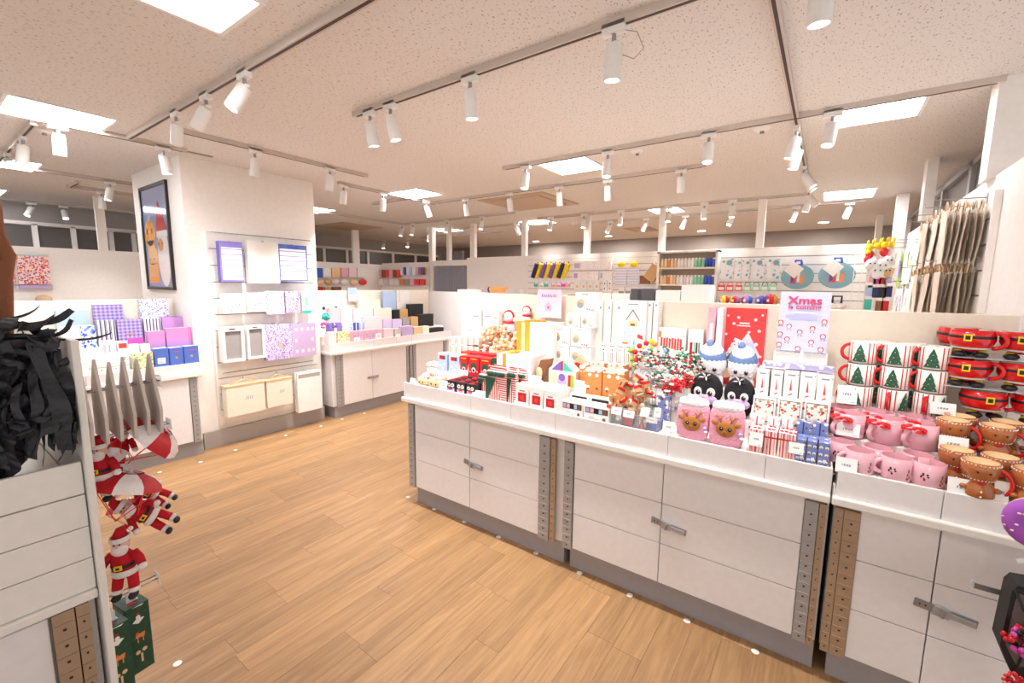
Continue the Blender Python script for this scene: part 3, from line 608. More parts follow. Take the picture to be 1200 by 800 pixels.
# acrylic bins with gift picks
def bin_(x0,x1,y0,y1,label,fill,Y=2.072,base=T1,depth=.09):
    loc,w,h=rect(x0,x1,y0,y1,'Y',Y,base); t=thing('acrylic_bin',label,'bin',loc,0,'clear acrylic bins')
    m=MB(); e=.002
    for b in [(-w/2,w/2,0,e),(-w/2,w/2,depth-e,depth),(-w/2,-w/2+e,e,depth-e),(w/2-e,w/2,e,depth-e)]: m.box(*b,0,h,'clear')
    m.box(-w/2,w/2,0,depth,0,e,'clear'); m.tube([(-w/2,0,h),(w/2,0,h),(w/2,depth,h),(-w/2,depth,h)],.0012,'clear_edge',5,True); m.build('box_wall',t)
    if fill: MB().box(-w/2+.006,w/2-.006,.008,depth-.006,.004,h*.55,fill).build('filling',t)
    return t,loc,w,h
bin_(715,728,477,500,'clear bin under the gift picks, left',None); bin_(728,742,479,503,'clear bin with red filling under the gift picks','red'); bin_(758,770,485,512,'clear bin with blue paper beside the pink pillow','card_blue')
bin_(743,757,487,506,'clear bin with red stems in the middle',None)
pricecard(716,728,477,486,'Y',2.062,'price card on the left clear bin',base=.955); pricecard(730,743,481,491,'Y',2.062,'price card on the red filled bin',base=.95); pricecard(756,770,489,501,'Y',2.062,'price card on the blue filled bin',base=.945); pricecard(776,790,494,506,'Y',2.05,'price card at the left foot of the left pink pillow',base=.915)
pricecard(750,760,477,488,'Y',2.055,'small tilted white tag on the gift picks',30); pricecard(766,774,478,489,'Y',2.055,'small white tag above the blue bin')
rnd=random.Random(3)
def giftpick(i,px,py,Y,mat,label,s=.018):
    P=at(px,py,Y=Y); z=P[2]; t=thing('gift_pick',label,'decoration',(P[0],Y,.90),rnd.uniform(-.6,.6),'little parcel picks'); h=z-.90
    MB().cyl((0,0,0),(0,0,h-s),.0015,'wood',n=5).build('stick',t)
    R_=Matrix.Translation((0,0,h))@Euler((rnd.uniform(-.5,.5),rnd.uniform(-.5,.5),rnd.uniform(0,1.5))).to_matrix().to_4x4()
    g=MB().box(-s,s,-s,s,-s,.2*s,'tan',R_).box(-s*1.08,s*1.08,-s*1.08,s*1.08,.2*s,s,mat,R_).build('parcel',t)
    MB().box(-s*1.03,s*1.03,-s*.25,s*.25,-s*1.03,s*1.03,'tan' if mat=='red' else 'red',R_).box(-s*.25,s*.25,-s*1.03,s*1.03,-s*1.03,s*1.03,'tan' if mat=='red' else 'red',R_).build('ribbon',g)
gp=[(718,466),(732,470),(727,458),(741,463),(737,452),(749,456),(722,474),(745,472),(735,478),(752,466),(716,478),(756,450),(730,448),(760,460),(748,444),(742,482)]
for i,(px,py) in enumerate(gp):
    giftpick(i,px,py,2.10+.012*(i%5),'red' if i%3 else 'tan','%s little %s parcel pick counted along the cluster over the clear bins'%(ORD[i],'red' if i%3 else 'kraft brown'),.0165)
# deer figures / stems between bins
t=thing('wooden_reindeer_pick','wooden reindeer pick with a red tassel between the clear bins','decoration',(*at(752,500,Y=2.09)[:2],T1))
MB().sph((0,0,.075),(.012,.01,.035),'wood').sph((0,-.004,.12),(.011,.012,.016),'wood').build('figure',t)
m=MB()
for k in range(14): a=k*.45; m.cyl((0,0,.045),(.022*math.cos(a),.022*math.sin(a)*.7,.0),.0025,'red',n=5)
m.build('tassel',t)
# white blossom picks and blue checked bag
for i,(px,py) in enumerate([(758,455),(768,452),(775,462),(765,465),(782,458),(778,446),(788,450),(770,442),(784,440),(760,440)]):
    P=at(px,py,Y=2.19); t=thing('blossom_pick','white and red blossom pick behind the clear bins, %s one'%ORD[i],'decoration',(P[0],2.19,T1),rnd.random()*6,'blossom picks'); h=P[2]-T1
    MB().cyl((0,0,0),(0,0,h),.0012,'holly',n=5).build('stem',t)
    m=MB(); 
    for k in range(5): a=k*1.257; m.sph((.010*math.cos(a),.010*math.sin(a),h),(.008,.008,.005),'white' if k%2 else ('red' if i%2 else 'white'),n=7,k=4)
    m.build('petals',t)
I('checked_bag','blue and white checked gift bag above the blue bin','bag',771,783,464,480,'Y',2.17,.04,deco(bx('santa_blue'),('r',-.5,.5,.0,.25,'navy')),T1)
# pink reindeer pillows
def pillow(x0,x1,y0,y1,Y,label):
    loc,w,h=rect(x0,x1,y0,y1,'Y',Y,T1); t=thing('reindeer_cushion',label,'cushion',loc,0,'pink reindeer cushions'); d=.06
    b=MB().sph((0,d/2,h*.46),(w*.5,d/2,h*.46),'pink_plush',n=24,k=12,e=.45).build('cushion_body',t)
    MB().sph((0,d/2,h*.88),(w*.46,d*.5,h*.12),'white_plush',n=18,k=8,e=.6).build('fluffy_top',t)
    f=MB().size(w,h); y=-.003
    f.sph((0,y,h*.42),(w*.28,.006,h*.18),'deer_brown',n=16,k=8); f.sph((-w*.02,y-.004,h*.34),(w*.07,.005,h*.045),'ginger_glaze',n=10,k=6)
    for s in (-1,1):
        f.sph((s*w*.33,y,h*.54),(w*.10,.004,h*.055),'deer_brown',n=10,k=5,M4=Matrix.Rotation(-s*.5,4,'Y'))
        f.tube([(s*w*.12,y,h*.55),(s*w*.2,y,h*.64),(s*w*.26,y,h*.74)],w*.022,'deer_brown',6); f.tube([(s*w*.17,y,h*.61),(s*w*.1,y,h*.72)],w*.018,'deer_brown',6); f.tube([(s*w*.22,y,h*.68),(s*w*.33,y,h*.70)],w*.018,'deer_brown',6)
    f.build('deer_face',t); e=MB()
    for s in (-1,1): e.sph((s*w*.12,y-.006,h*.43),(w*.06,.004,w*.07),'dark',n=10,k=6); e.sph((s*w*.12+w*.012,y-.0105,h*.445),(w*.014,.001,w*.016),'white',n=6,k=4)
    e.sph((-w*.02,y-.009,h*.37),(w*.02,.003,w*.012),'dark',n=8,k=5); e.build('eyes',t)
    MB().sph((w*.42,-.004,h*.36),(w*.07,.01,h*.04),'lilac',n=10,k=6).sph((w*.46,-.008,h*.28),(w*.06,.01,h*.035),'white',n=10,k=6).build('bow',t)
pillow(792,830,467,516,2.075,'pink fluffy cushion with a brown reindeer face, left of two'); pillow(830,872,472,528,2.07,'pink fluffy cushion with a brown reindeer face, right of two')
# small patterned gift boxes
ribx=deco(bx('pink_stripes','pale_print'),('r',-.05,.05,0,1,'red'),('r',-.5,.5,.72,.78,'red'),('r',-.3,-.22,0,.7,'brick_multi'),('r',.22,.3,0,.7,'cookie'))
for k,(a,b) in enumerate([(877,894),(895,910),(911,924),(924,932)]):
    for r in range(2):
        o=I('small_gift_box','tiny striped gift box tied with red ribbon, %s from the left in the %s row'%(ORD[k],('front','rear')[r]),'box',a,b,503+k*2.2,531+k*2.4,'Y',2.08,.045,ribx,T1,'tiny ribboned boxes')
        if r: o.location[1]=2.13
        s=MB(); 
        for q in (-1,1): s.sph((q*.008,.02,o.dimensions[2]+.003),(.008,.004,.003),'red',n=8,k=4)
        s.build('bow',o)
for k,(a,b,c,d) in enumerate([(932,944,515,543),(945,957,517,546),(958,972,519,549)]):
    for r in range(2):
        o=I('blue_santa_box','small blue box with round Santa faces, %s from the left, %s row'%(ORD[k],('front','rear')[r]),'box',a,b,c,d,'Y',2.08,.045,deco(bx('santa_blue','santa_blue'),*[('d',x,z,.17,'white') for x in (-.25,.25) for z in (.2,.5,.8)],*[('d',x,z-.03,.07,'brown') for x in (-.25,.25) for z in (.2,.5,.8)]),T1,'blue boxes with Santa faces')
        if r: o.location[1]=2.13
for k,(a,b,c,d) in enumerate([(878,896,487,500),(899,914,490,502),(916,930,491,504),(933,950,494,508),(952,970,496,511)]):
    I('small_gift_box','small gift box on the rear heap, %s from the left'%ORD[k],'box',a,b,c,d,'Y',2.185,.04,deco(bx('pale_print' if k<3 else 'santa_blue'),('r',-.04,.04,0,1,'red' if k<3 else 'navy'),('r',-.5,.5,.4,.5,'red' if k<3 else 'white')),T1+.035,'rear tiny boxes')
pricecard(878,894,507,521,'Y',2.066,'price card on the tiny ribboned boxes, left',base=.93); pricecard(924,942,519,531,'Y',2.066,'price card on the blue Santa boxes',base=.93)
# ---- second step ----
snowbox=deco(bx('sky','white'),('r',-.3,.3,.66,.88,'red'),('r',.1,.3,.66,.88,'green'),('d',-.2,.3,.1,'white'),('d',.2,.4,.07,'white'),('d',.05,.15,.09,'white'))
for i,(a,b,c,d) in enumerate([(513,524,414,432),(526,538,416,434)]):
    I('snow_scene_box','pale blue box with red banner on the second step, %s'%('left','right')[i],'box',a,b,c,d,'Y',2.27,.08,snowbox,T2,'pale blue boxes')
I('felt_cloud','puffy white cotton cloud at the left end of the second step','decoration',498,513,424,434,'Y',2.28,.07,lambda m,w,d,h:[m.sph((x*w,d/2,h*z),(w*.3,d*.45,h*.45),'white_plush') for x,z in ((-.28,.4),(0,.6),(.27,.42))],T2)
redbox=deco(bx('red','red'),('d',0,.5,.3,'green'),('d',0,.32,.2,'white'),('d',0,.3,.12,'dark'),('r',-.3,.3,.86,.9,'yellow'),('d',-.33,.2,.05,'white'),('d',.35,.25,.05,'white'))
for i,(a,b,c,d) in enumerate([(539,548,417,438),(549,561,418,440),(562,575,420,443)]):
    I('wreath_box','red box with green wreath print on the second step, %s from the left'%ORD[i],'box',a,b,c,d,'Y',2.255,.09,redbox,T2,'red wreath boxes')
for i,(a,b) in enumerate([(540,551),(552,564),(565,579)]):
    o=I('wreath_box','red wreath box in the back row, %s from the left'%ORD[i],'box',a,b,412+i*1.5,433+i*2,'Y',2.35,.08,redbox,T2,'red wreath boxes')
I('wreath_box','green sided red box at the right end of the wreath boxes','box',576,580,419,436,'Y',2.26,.09,deco(bx('green','red')),T2)
pricecard(537,548,424,436,'Y',2.248,'price card before the red wreath boxes',base=T2)
wr=deco(bx('white','white'),('r',-.32,-.22,0,1,'gold'))
o=I('large_gift_box','wide white gift box lying flat with a gold ribbon','gift box',582,622,416,447,'Y',2.25,.19,wr,T2)
m=MB(); rr=random.Random(5); h=o.dimensions[2]; w=o.dimensions[0]
for k in range(7): m.sph((-w*.27+rr.uniform(-.05,.07),.03+rr.uniform(0,.06),h+.006+rr.uniform(0,.01)),(.022,.012,.006),'gold',n=9,k=5,M4=Matrix.Rotation(rr.uniform(-.6,.6),4,'Z'))
m.box(-w*.32,w*-.22,0,.19,h,h+.002,'gold'); m.build('gold_bow',o)
o=I('tall_gift_box','tall white gift box with broad gold ribbon, standing behind the flat one','gift box',606,648,378,424,'Y',2.445,.16,deco(bx('white','white')),T3)
w,_,h=o.dimensions; m=MB(); m.box(-w*.5,-w*.14,-.006,0,.0,h,'gold'); m.box(-w*.5,-w*.14,-.006,.16,h,h+.004,'gold')
for k in range(6): m.sph((-w*.3+rr.uniform(-.03,.10),.05+rr.uniform(-.02,.05),h+.008),(.025,.012,.007),'gold',n=9,k=5)
m.box(-w*.36,-w*.26,-.008,-.006,.02,h,'cookie'); m.build('gold_ribbon',o)
# advent houses
def house(m,w,d,h):
    x=w/2; m.prism([(-x,0),(x,0),(x,h*.62),(0,h),(-x,h*.62)],0,d,'pale_wood'); m.k=0
    m.frp([(-.4,.6),(.0,.6),(0,.86),(-.08,.88)],'purple'); m.frp([(.03,.6),(.42,.6),(.06,.88)],'teal'); m.frp([(-.04,.6),(.03,.6),(.03,.9),(-.04,.9)],'red')
    m.fr(-.42,-.2,.18,.52,'peach'); m.fr(.22,.32,.15,.5,'red'); m.fr(.32,.43,.15,.5,'lime'); m.frd(0,.28,.17,'lilac'); m.frd(0,.4,.13,'purple'); m.fr(-.15,.15,.05,.2,'pale_pink')
I('advent_house','pale wooden gingerbread advent house with purple and teal gable','decoration',643,675,419,455,'Y',2.27,.06,house,T2)
I('advent_house','second advent house seen behind, red heart in its gable','decoration',668,689,416,440,'Y',2.42,.04,lambda m,w,d,h:(m.prism([(-w/2,0),(w/2,0),(w/2,h*.62),(0,h),(-w/2,h*.62)],0,d,'wood'),m.frd(-.1,.66,.18,'red'),[m.fr(-.1+.12*k,-.03+.12*k,.2,.75,'brown') for k in range(5)]),T2)
def wedge(m,w,d,h): m.prism([(-w*.5,0),(w*.2,0),(w*.5,h),(w*.05,h*.95)],0,d,'brown'); m.sph((0,-.004,h*.5),(w*.2,.006,h*.2),'cookie',n=10,k=6)
I('chocolate_pack','brown chocolate pack leaning left of the advent house','pack',623,642,420,446,'Y',2.28,.07,wedge,T2)
pricecard(622,633,440,450,'Y',2.248,'price card before the leaning brown pack',base=T2); pricecard(673,686,446,460,'Y',2.242,'price card at the foot of the gingerbread boxes',base=T2)
gb=deco(bx('orange','ginger_lattice'),('r',-.5,.5,.88,1,'ginger_lattice'),('d',-.2,.78,.1,'white'),('d',.22,.78,.1,'white'),('d',-.28,.32,.09,'white'),('d',-.28,.26,.07,'brown'),('d',.24,.3,.09,'holly'),('d',.24,.3,.04,'red'))
for i,(a,b,c,d,Y) in enumerate([(685,705,432,461,2.255),(706,731,434,465,2.255),(679,686,428,447,2.30),(690,708,425,450,2.36),(710,731,427,452,2.36)]):
    I('gingerbread_box','orange gingerbread box with lattice lid, %s'%['front left','front right','narrow one at the far left','rear left','rear right'][i],'box',a,b,c,d,'Y',Y,.08,gb,T2,'orange gingerbread boxes')
# ---- rear step: small left heap ----
CH_=max(.03,at(540,404,Y=2.46)[2]-T3)
for r in range(2):
    for c in range(5):
        a=526+c*7; o=I('sweet_carton','small cream printed carton, %s from the left in the %s layer'%(ORD[c],('lower','upper')[r]),'box',a,a+6.6,404-r*9,413-r*9,'Y',2.46,.08,deco(bx('white','pale_print'),('r',-.2,.25,.2,.8,'peach'),('r',-.4,-.25,.1,.9,'scarlet')),T3+r*CH_,'small cream cartons'); 
for i,(a,b,c,d,y,e) in enumerate([(552,564,362,384,2.60,0),(566,577,362,385,2.60,0),(578,584,364,385,2.60,0),(545,556,381,397,2.54,0),(557,567,384,397,2.54,0)]):
    I('cookie_gift_box','white carton with round cookie picture, %s'%['tall left','tall right','narrow one beside the tall pair','lower left','lower right'][i],'box',a,b,c,d,'Y',y,.05,deco(bx('white'),('d',0,.45,.25,'cookie'),('d',0,.5,.12,'brown'),('r',-.3,.3,.82,.86,'ink')),T3 if i>2 else T3,'white cookie cartons')
pricecard(563,571,404,414,'Y',2.452,'price card left of the gingerbread plush heap',base=T3); pricecard(572,578,406,415,'Y',2.450,'narrow price card before the plush heap',base=T3)
rr=random.Random(11)
for i in range(26):
    col=i%7; row=i//7; px=565+col*6.6+(row%2)*3+rr.uniform(-1,1); py=413-row*7.5+rr.uniform(-1.5,1.5); Y=2.47+.035*row
    P=at(px,py,Y=Y); 
    if Y>2.66: continue
    t=thing('gingerbread_plush','gingerbread plush in the heap by the gold ribboned gift, %s in row %s from below'%(ORD[col],('one','two','three','four')[row]),'plush toy',(P[0],Y,max(P[2]-.01,T3)),rr.uniform(-.8,.8),'gingerbread plush heap')
    mt=['cookie','tan','peach','ginger_glaze'][rr.randrange(4)]
    MB().sph((0,0,.022),(.018,.014,.022),mt,n=10,k=6).sph((-.018,0,.012),(.01,.008,.008),mt,n=8,k=5).sph((.018,0,.012),(.01,.008,.008),mt,n=8,k=5).build('body',t)
    hd=MB().sph((0,-.002,.052),(.019,.015,.016),mt,n=10,k=6).build('head',t); MB().sph((-.006,-.016,.054),.0025,'dark',n=6,k=4).sph((.006,-.016,.054),.0025,'dark',n=6,k=4).build('eyes',hd)
    MB().sph((0,-.012,.036),(.014,.005,.004),'red' if i%2 else 'white',n=8,k=4).build('scarf',t)
def snowtoy(px,py0,py1,Y,label,base=None):
    P=at(px,py1,Y=Y); top=at(px,py0,Y=Y)[2]; b=P[2] if base is None else base; h=top-b
    t=thing('snowman_doll',label,'doll',(P[0],Y,b),0); s=h
    MB().sph((0,0,s*.26),(s*.26,s*.2,s*.28),'white_plush').build('body',t)
    hd=MB().sph((0,0,s*.72),(s*.23,s*.19,s*.22),'white_plush').build('head',t)
    MB().sph((-s*.1,-s*.16,s*.74),(s*.05,s*.03,s*.07),'grey',n=8,k=5).sph((s*.07,-s*.18,s*.73),(s*.025,s*.02,s*.03),'dark',n=8,k=5).build('face',hd)
    MB().tube([(math.cos(a)*s*.24,0,s*.72+math.sin(a)*s*.24) for a in [PI*k/10 for k in range(11)]],s*.045,'santa_red').build('hat_band',hd)
    MB().tube([(math.cos(a)*s*.2,math.sin(a)*s*.16,s*.5) for a in [2*PI*k/12 for k in range(12)]],s*.05,'red',8,True).build('scarf',t)
    m=MB(); 
    for q in (-1,1): m.sph((q*s*.16,-s*.14,s*.06),(s*.08,s*.12,s*.07),'black',n=8,k=5)
    m.build('boots',t)
snowtoy(596,363,392,2.60,'white snowman doll with red hat band sitting above the plush heap'); snowtoy(617,358,381,2.63,'white snowman doll with red hat band peeping over the gold ribbon')
globe=deco(bx('white','white'),('d',-.25,.42,.2,'cookie'),('d',-.25,.36,.15,'grey'),('d',-.2,.55,.09,'wood'),('r',.05,.12,.14,.2,'red'),('r',.16,.24,.12,.18,'red'),('r',.28,.36,.1,.16,'red'),('r',-.2,.1,.86,.9,'ink'))
for i,(a,b,c,d,z) in enumerate([(648,668,383,404,0),(669,692,384,407,0),(650,667,404,424,1),(668,692,406,426,1),(665,680,367,384,2),(681,697,366,384,2),(674,699,342,366,3)]):
    loc,w,h=rect(a,b,c,d,'Y',2.50)
    o=I('snow_globe_box','white snow globe carton, %s'%['third layer left','third layer right','bottom left','bottom right','upper left, small','upper right, small','topmost, above the tall white packs'][i],'box',a,b,c,d,'Y',2.50 if i!=6 else 2.60,.08,globe,None,'stacked snow globe cartons')
tag(MB().box(-.10,.16,0,.09,0,.03,'lip_white').build('small_riser',loc=(at(668,426,Y=2.5)[0],2.5,T3)),'low white riser block under the snow globe cartons','riser')
pk=deco(bx('white','white'),('r',-.46,-.40,0,1,'peach'),('r',.1,.3,.88,.92,'ink'))
for i,(a,b,c,d) in enumerate([(697,706,352,408),(707,716,352,408),(717,728,352,407),(640,648,380,400)][:3]):
    I('tall_pack','tall narrow white pack with peach edge, %s from the left'%ORD[i],'box',a,b,c,d,'Y',2.57,.09,pk,T3,'tall white packs')
I('house_craft_box','tall white box printed with a small gabled house and a figure','box',726,757,352,402,'Y',2.53,.07,deco(bx('white'),*lift([('p',[(-.28,.62),(0,.84),(.28,.62),(.24,.62),(0,.80),(-.24,.62)],'brown'),('p',[(-.2,.62),(.2,.62),(.2,.5),(-.2,.5)],'peach'),('r',-.08,.1,.52,.56,'brown'),('r',-.45,.3,.02,.05,'orange'),('p',[(-.4,.04),(-.1,.04),(-.14,.2),(-.36,.2)],'orange'),('p',[(0,.05),(.14,.05),(.1,.3)],'teal'),('p',[(.2,.3),(.42,.26),(.4,.34),(.22,.37)],'scarlet'),('d',-.25,.38,.04,'pink'),('r',-.2,.2,.92,.94,'ink')],.30)),T3)
for i,(a,b) in enumerate([(757,764),(765,771)]):
    I('tall_pack','tall white pack right of the house box, %s'%('left','right')[i],'box',a,b,353,400,'Y',2.57,.08,deco(bx('white'),('d',0,.95,.2,'ink')),T3,'tall white packs')
# pencil cards
pc=deco(bx('white'),('r',-.3,-.22,.1,.7,'scarlet'),('r',-.05,.03,.1,.72,'dark'),('r',.15,.22,.1,.7,'pink'),('d',-.05,.8,.1,'dark'),('r',-.35,.3,.9,.94,'ink'))
for i,(a,b) in enumerate([(703,712),(713,722),(723,731),(732,741)]):
    I('pencil_card','white card pack holding thin pencils, %s from the left'%ORD[i],'pack',a,b,402+i*.6,434,'Y',2.448,.03,pc,T3-.0,'pencil card packs')
I('window_box','flat white box with red hanging letters print, leaning on the panel','box',768,804,384,413,'Y',2.60,.05,deco(bx('white'),*[('p',[(-.32+.09*k,.62-.01*k),(-.26+.09*k,.62-.01*k),(-.26+.09*k,.8-.02*(k%2)),(-.32+.09*k,.8)],'scarlet') for k in range(8)],('r',-.45,-.3,.8,.92,'tan'),*lines(-.4,.3,.25,.45,3)),T3)
I('window_box','small white box with red, green and grey bottles print','box',806,824,386,413,'Y',2.58,.05,deco(bx('white'),('r',-.35,-.18,.3,.75,'red'),('r',-.1,.0,.3,.75,'mint'),('r',.04,.16,.3,.75,'green'),('r',.2,.32,.3,.75,'grey')),T3)
# red envelope box
def redenv(m,w,d,h):
    bx('poster_red','poster_red','pale_pink')(m,w,d,h); m.k=0
    for x,z in ((-.4,.9),(-.15,.88),(.25,.86),(.12,.7),(.35,.72),(.3,.55),(-.42,.66),(.4,.92),(-.25,.8),(.42,.4)): m.frd(x,z,.03+.02*(abs(x)%.1*10),'pale_pink',n=8)
    m.frp([(-.5,.3),(-.2,.62),(.0,.58),(.0,.3)],'red_specks'); m.frp([(-.15,.5),(.1,.7),(.42,.4),(.2,.25)],'pale_pink'); m.frp([(0,.55),(.22,.6),(.42,.3),(.1,.2)],'poster_lilac')
    m.frp([(-.5,.28),(-.15,.5),(.05,.38),(-.3,.2)],'holly'); m.frp([(-.35,.33),(-.1,.38),(-.3,.28)],'white'); m.frp([(-.5,.18),(.0,.3),(.1,.16),(-.4,.08)],'peach'); m.frd(.4,.14,.1,'orange')
    m.fr(-.12,.12,.8,.82,'pale_pink'); m.fr(-.18,.14,.77,.785,'pale_pink')
I('envelope_set_box','large red box printed with letters, envelopes and white snowflakes','box',847,897,361,427,'Y',2.61,.05,redenv,T3)
I('envelope_set_box','pale sided box just left of the red envelope box','box',839,846,361,425,'Y',2.52,.10,deco(bx('pale_pink'),('r',-.5,.2,0,1,'white')),T3)
I('pink_side_box','narrow rose coloured box left of the red envelope box','box',829,838,360,405,'Y',2.56,.10,deco(bx('pink'),('r',-.3,.3,.02,.3,'scarlet'),('r',-.2,.25,.45,.8,'pale_pink')),T3)
# Xmas sign in stand
loc,w,h=rect(913,971,342,412,'Y',2.46); t=thing('sign','lilac sign reading Xmas is coming over small Santas, in a clear stand','sign',loc,0)
m=MB().size(w,h); m.box(-w/2,w/2,0,.004,0,h,'poster_lilac')
for x,z in ((-.28,.42),(.2,.4),(-.05,.33),(-.3,.2),(.2,.17),(-.06,.05),(.42,.52),(.42,.28),(.4,.06),(-.46,.48),(-.46,.28),(-.46,.1)):
    m.frd(x,z,.06,'santa_red',n=10); m.frd(x,z-.005,.042,'white',n=8); m.frd(x,z+.02,.02,'skin',n=6); m.frp([(x-.05,z-.055),(x-.02,z-.055),(x-.03,z-.08)],'santa_red'); m.frp([(x+.02,z-.055),(x+.05,z-.055),(x+.03,z-.08)],'santa_red')
for i in range(5): m.fr(-.38+.1*(i>2),.36-.08*(i>1),.61-.02*i,.614-.02*i,'ink')
m.fr(-.22,.2,.65,.662,'white'); m.build('board',t)
def text(s,size,x,z,mat,parent,name='lettering',y=-.0065,off=.0,sx=1,rot=(PI/2,0,0)):
    cu=bpy.data.curves.new(name,'FONT'); cu.body=s; cu.size=size; cu.align_x='CENTER'; cu.extrude=.0004; cu.offset=off; cu.resolution_u=3
    o=bpy.data.objects.new('tmp',cu); COL.objects.link(o); me=bpy.data.meshes.new_from_object(o); bpy.data.objects.remove(o)
    me.materials.clear(); me.materials.append(MT[mat]); q=bpy.data.objects.new(name,me); COL.objects.link(q); q.parent=parent; KIDS.setdefault(parent.name,[]).append(q); q.location=(x,y,z); q.rotation_euler=rot; q.scale=(sx,1,1); return q
M('sign_text',(206,60,100)); text('Xmas',h*.18,0,h*.80,'sign_text',t,y=-.006,off=.0012,sx=1.15); text('is coming',h*.115,0,h*.715,'sign_text',t,y=-.006,off=.0007,sx=1.05)
MB().box(-w*.52,w*.52,.005,.006,-.004,h,'clear').box(-w*.52,w*.52,-.03,.05,-.008,-.004,'clear_edge').build('acrylic_stand',t)
tag(MB().box(-w*.55,w*.55,0,.12,0,loc[2]-.008-T3,'lip_white').build('small_riser',loc=(loc[0],2.44,T3)),'white riser block under the lilac Xmas sign','riser')
# clear cone tree + snowflake board + tree boxes
P=at(938,436,Y=2.36); tag(MB().lathe([(.0,.0),(.03,.0),(.004,.10),(0,.10)],'clear_edge',n=16).lathe([(.012,0),(.012,.012)],'grey',n=10).build('glass_cone_tree',loc=(P[0],2.36,max(P[2],T2+.10))),'small clear cone tree on the snowflake covered box','decoration')
o=I('snowflake_box','long flat lilac box with white snowflakes, below the sign','box',893,978,427,433,'Y',2.30,.05,bx('snow_lilac','snow_lilac'),None); zb=o.location[2]
pt=deco(bx('white','pale_print'),*lift([('p',[(-.26,.18),(.26,.18),(.03,.66),(-.03,.66)],'pale_pink'),('r',-.28,.28,.14,.2,'scarlet'),('p',[(-.08,.55),(.08,.55),(0,.85)],'scarlet'),('p',[(-.24,.28),(.22,.33),(.2,.36),(-.2,.31)],'scarlet'),('p',[(-.15,.42),(.13,.46),(.11,.49),(-.11,.45)],'scarlet'),('d',.42,.93,.04,'scarlet'),('r',-.25,.25,.9,.93,'ink')],.26))
for i,(a,b,c,d) in enumerate([(886,901,433,461),(903,917,435,463),(918,936,435,466),(937,956,437,468),(957,976,440,471)]):
    I('glass_tree_box','white carton with slim pink tree picture, %s from the left'%ORD[i],'box',a,b,c,d,'Y',2.27,.13,pt,T2,'white tree cartons')
wc=deco(bx('white','white'),('r',-.42,.42,.15,.92,'dark'),('r',-.4,.4,.18,.9,'cookie_mix'))
for i,(a,b,c,d) in enumerate([(882,909,465,486),(911,940,467,491),(942,972,470,497)]):
    loc,w,h=rect(a,b,c,d,'Y',2.235)
    for k in range(1): I('wreath_cookie_box','white frame box with wreath cookies behind its window, %s from the left'%ORD[i],'box',a,b,c,d,'Y',2.242,.022,wc,T2-.0,'wreath cookie boxes')
pricecard(880,896,476,487,'Y',2.236,'price card before the left wreath cookie box',base=T2+.0)
# ---- plush snowmen and penguins ----
def bigplush(kind,px0,px1,py0,py1,Y,label,base):
    loc,w,h=rect(px0,px1,py0,py1,'Y',Y,base); r=w/2
    t=thing(kind+'_plush',label,'plush toy',loc,0,kind+' plush toys')
    if kind=='snowman':
        MB().sph((0,r*.7,h*.24),(r*.85,r*.7,h*.28),'white_plush',n=18,k=10).build('body',t)
        hd=MB().sph((0,r*.7,h*.6),(r,r*.75,h*.36),'white_plush',n=20,k=12).build('head',t)
        MB().sph((0,r*.72,h*.70),(r*.98,r*.76,h*.30),'denim',n=18,k=10).sph((0,r*.66,h*.83),(r*.8,r*.7,h*.2),'white_plush',n=18,k=10).build('beanie',t)
        MB().sph((-r*.1,r*.4,h*1.0),(r*.26,r*.26,h*.1),'denim',n=12,k=7).build('pompom',t)
        e=MB()
        for s in (-1,1): e.sph((s*r*.35,-r*.02,h*.50),(r*.14,.008,r*.15),'dark',n=10,k=6); e.sph((s*r*.35+r*.03,-.009-r*.02,h*.53),(r*.04,.003,r*.04),'white',n=6,k=4); e.sph((s*r*.62,r*.16,h*.42),(r*.12,.006,r*.07),'pink',n=8,k=5)
        e.sph((0,-r*.06,h*.46),(r*.05,.006,r*.04),'orange',n=8,k=5); e.build('face',hd)
    else:
        MB().sph((0,r*.75,h*.25),(r*.85,r*.7,h*.30),'black_plush',n=18,k=10).build('body',t)
        hd=MB().sph((0,r*.75,h*.55),(r,r*.75,h*.42),'black_plush',n=20,k=12).build('head',t)
        e=MB(); e.sph((0,r*.12,h*.36),(r*.8,r*.22,h*.14),'lilac',n=14,k=8)
        for s in (-1,1): e.sph((s*r*.36,r*.1,h*.53),(r*.30,r*.12,r*.32),'white',n=14,k=8); e.sph((s*r*.36,-r*.03,h*.52),(r*.15,.006,r*.17),'dark',n=12,k=6); e.sph((s*r*.36+r*.05,-r*.03-.005,h*.55),(r*.04,.002,r*.045),'white',n=6,k=4)
        e.sph((0,-r*.04,h*.41),(r*.12,.01,r*.07),'orange',n=8,k=5); e.build('face',hd)
        b=MB()
        for k in range(9): a=k*.7; b.cyl((0,r*.35,h*.9),(math.cos(a)*r*.42,r*.3-.02,h*.92+math.sin(a)*h*.1),r*.10,'white' if k%2 else 'black',r2=.001,n=6)
        b.build('bow',t)
bigplush('snowman',814,850,404,440,2.46,'white snowman plush with light blue beanie, left of two',T3-.03); bigplush('snowman',851,887,407,447,2.46,'white snowman plush with light blue beanie, right of two',T3-.03)
bigplush('penguin',806,845,437,478,2.275,'black penguin plush with spiky bow, left of two',T2); bigplush('penguin',846,884,442,482,2.275,'black penguin plush with spiky bow, right of two',T2)
pricecard(806,818,462,472,'Y',2.13,'white tag beside the left penguin plush')
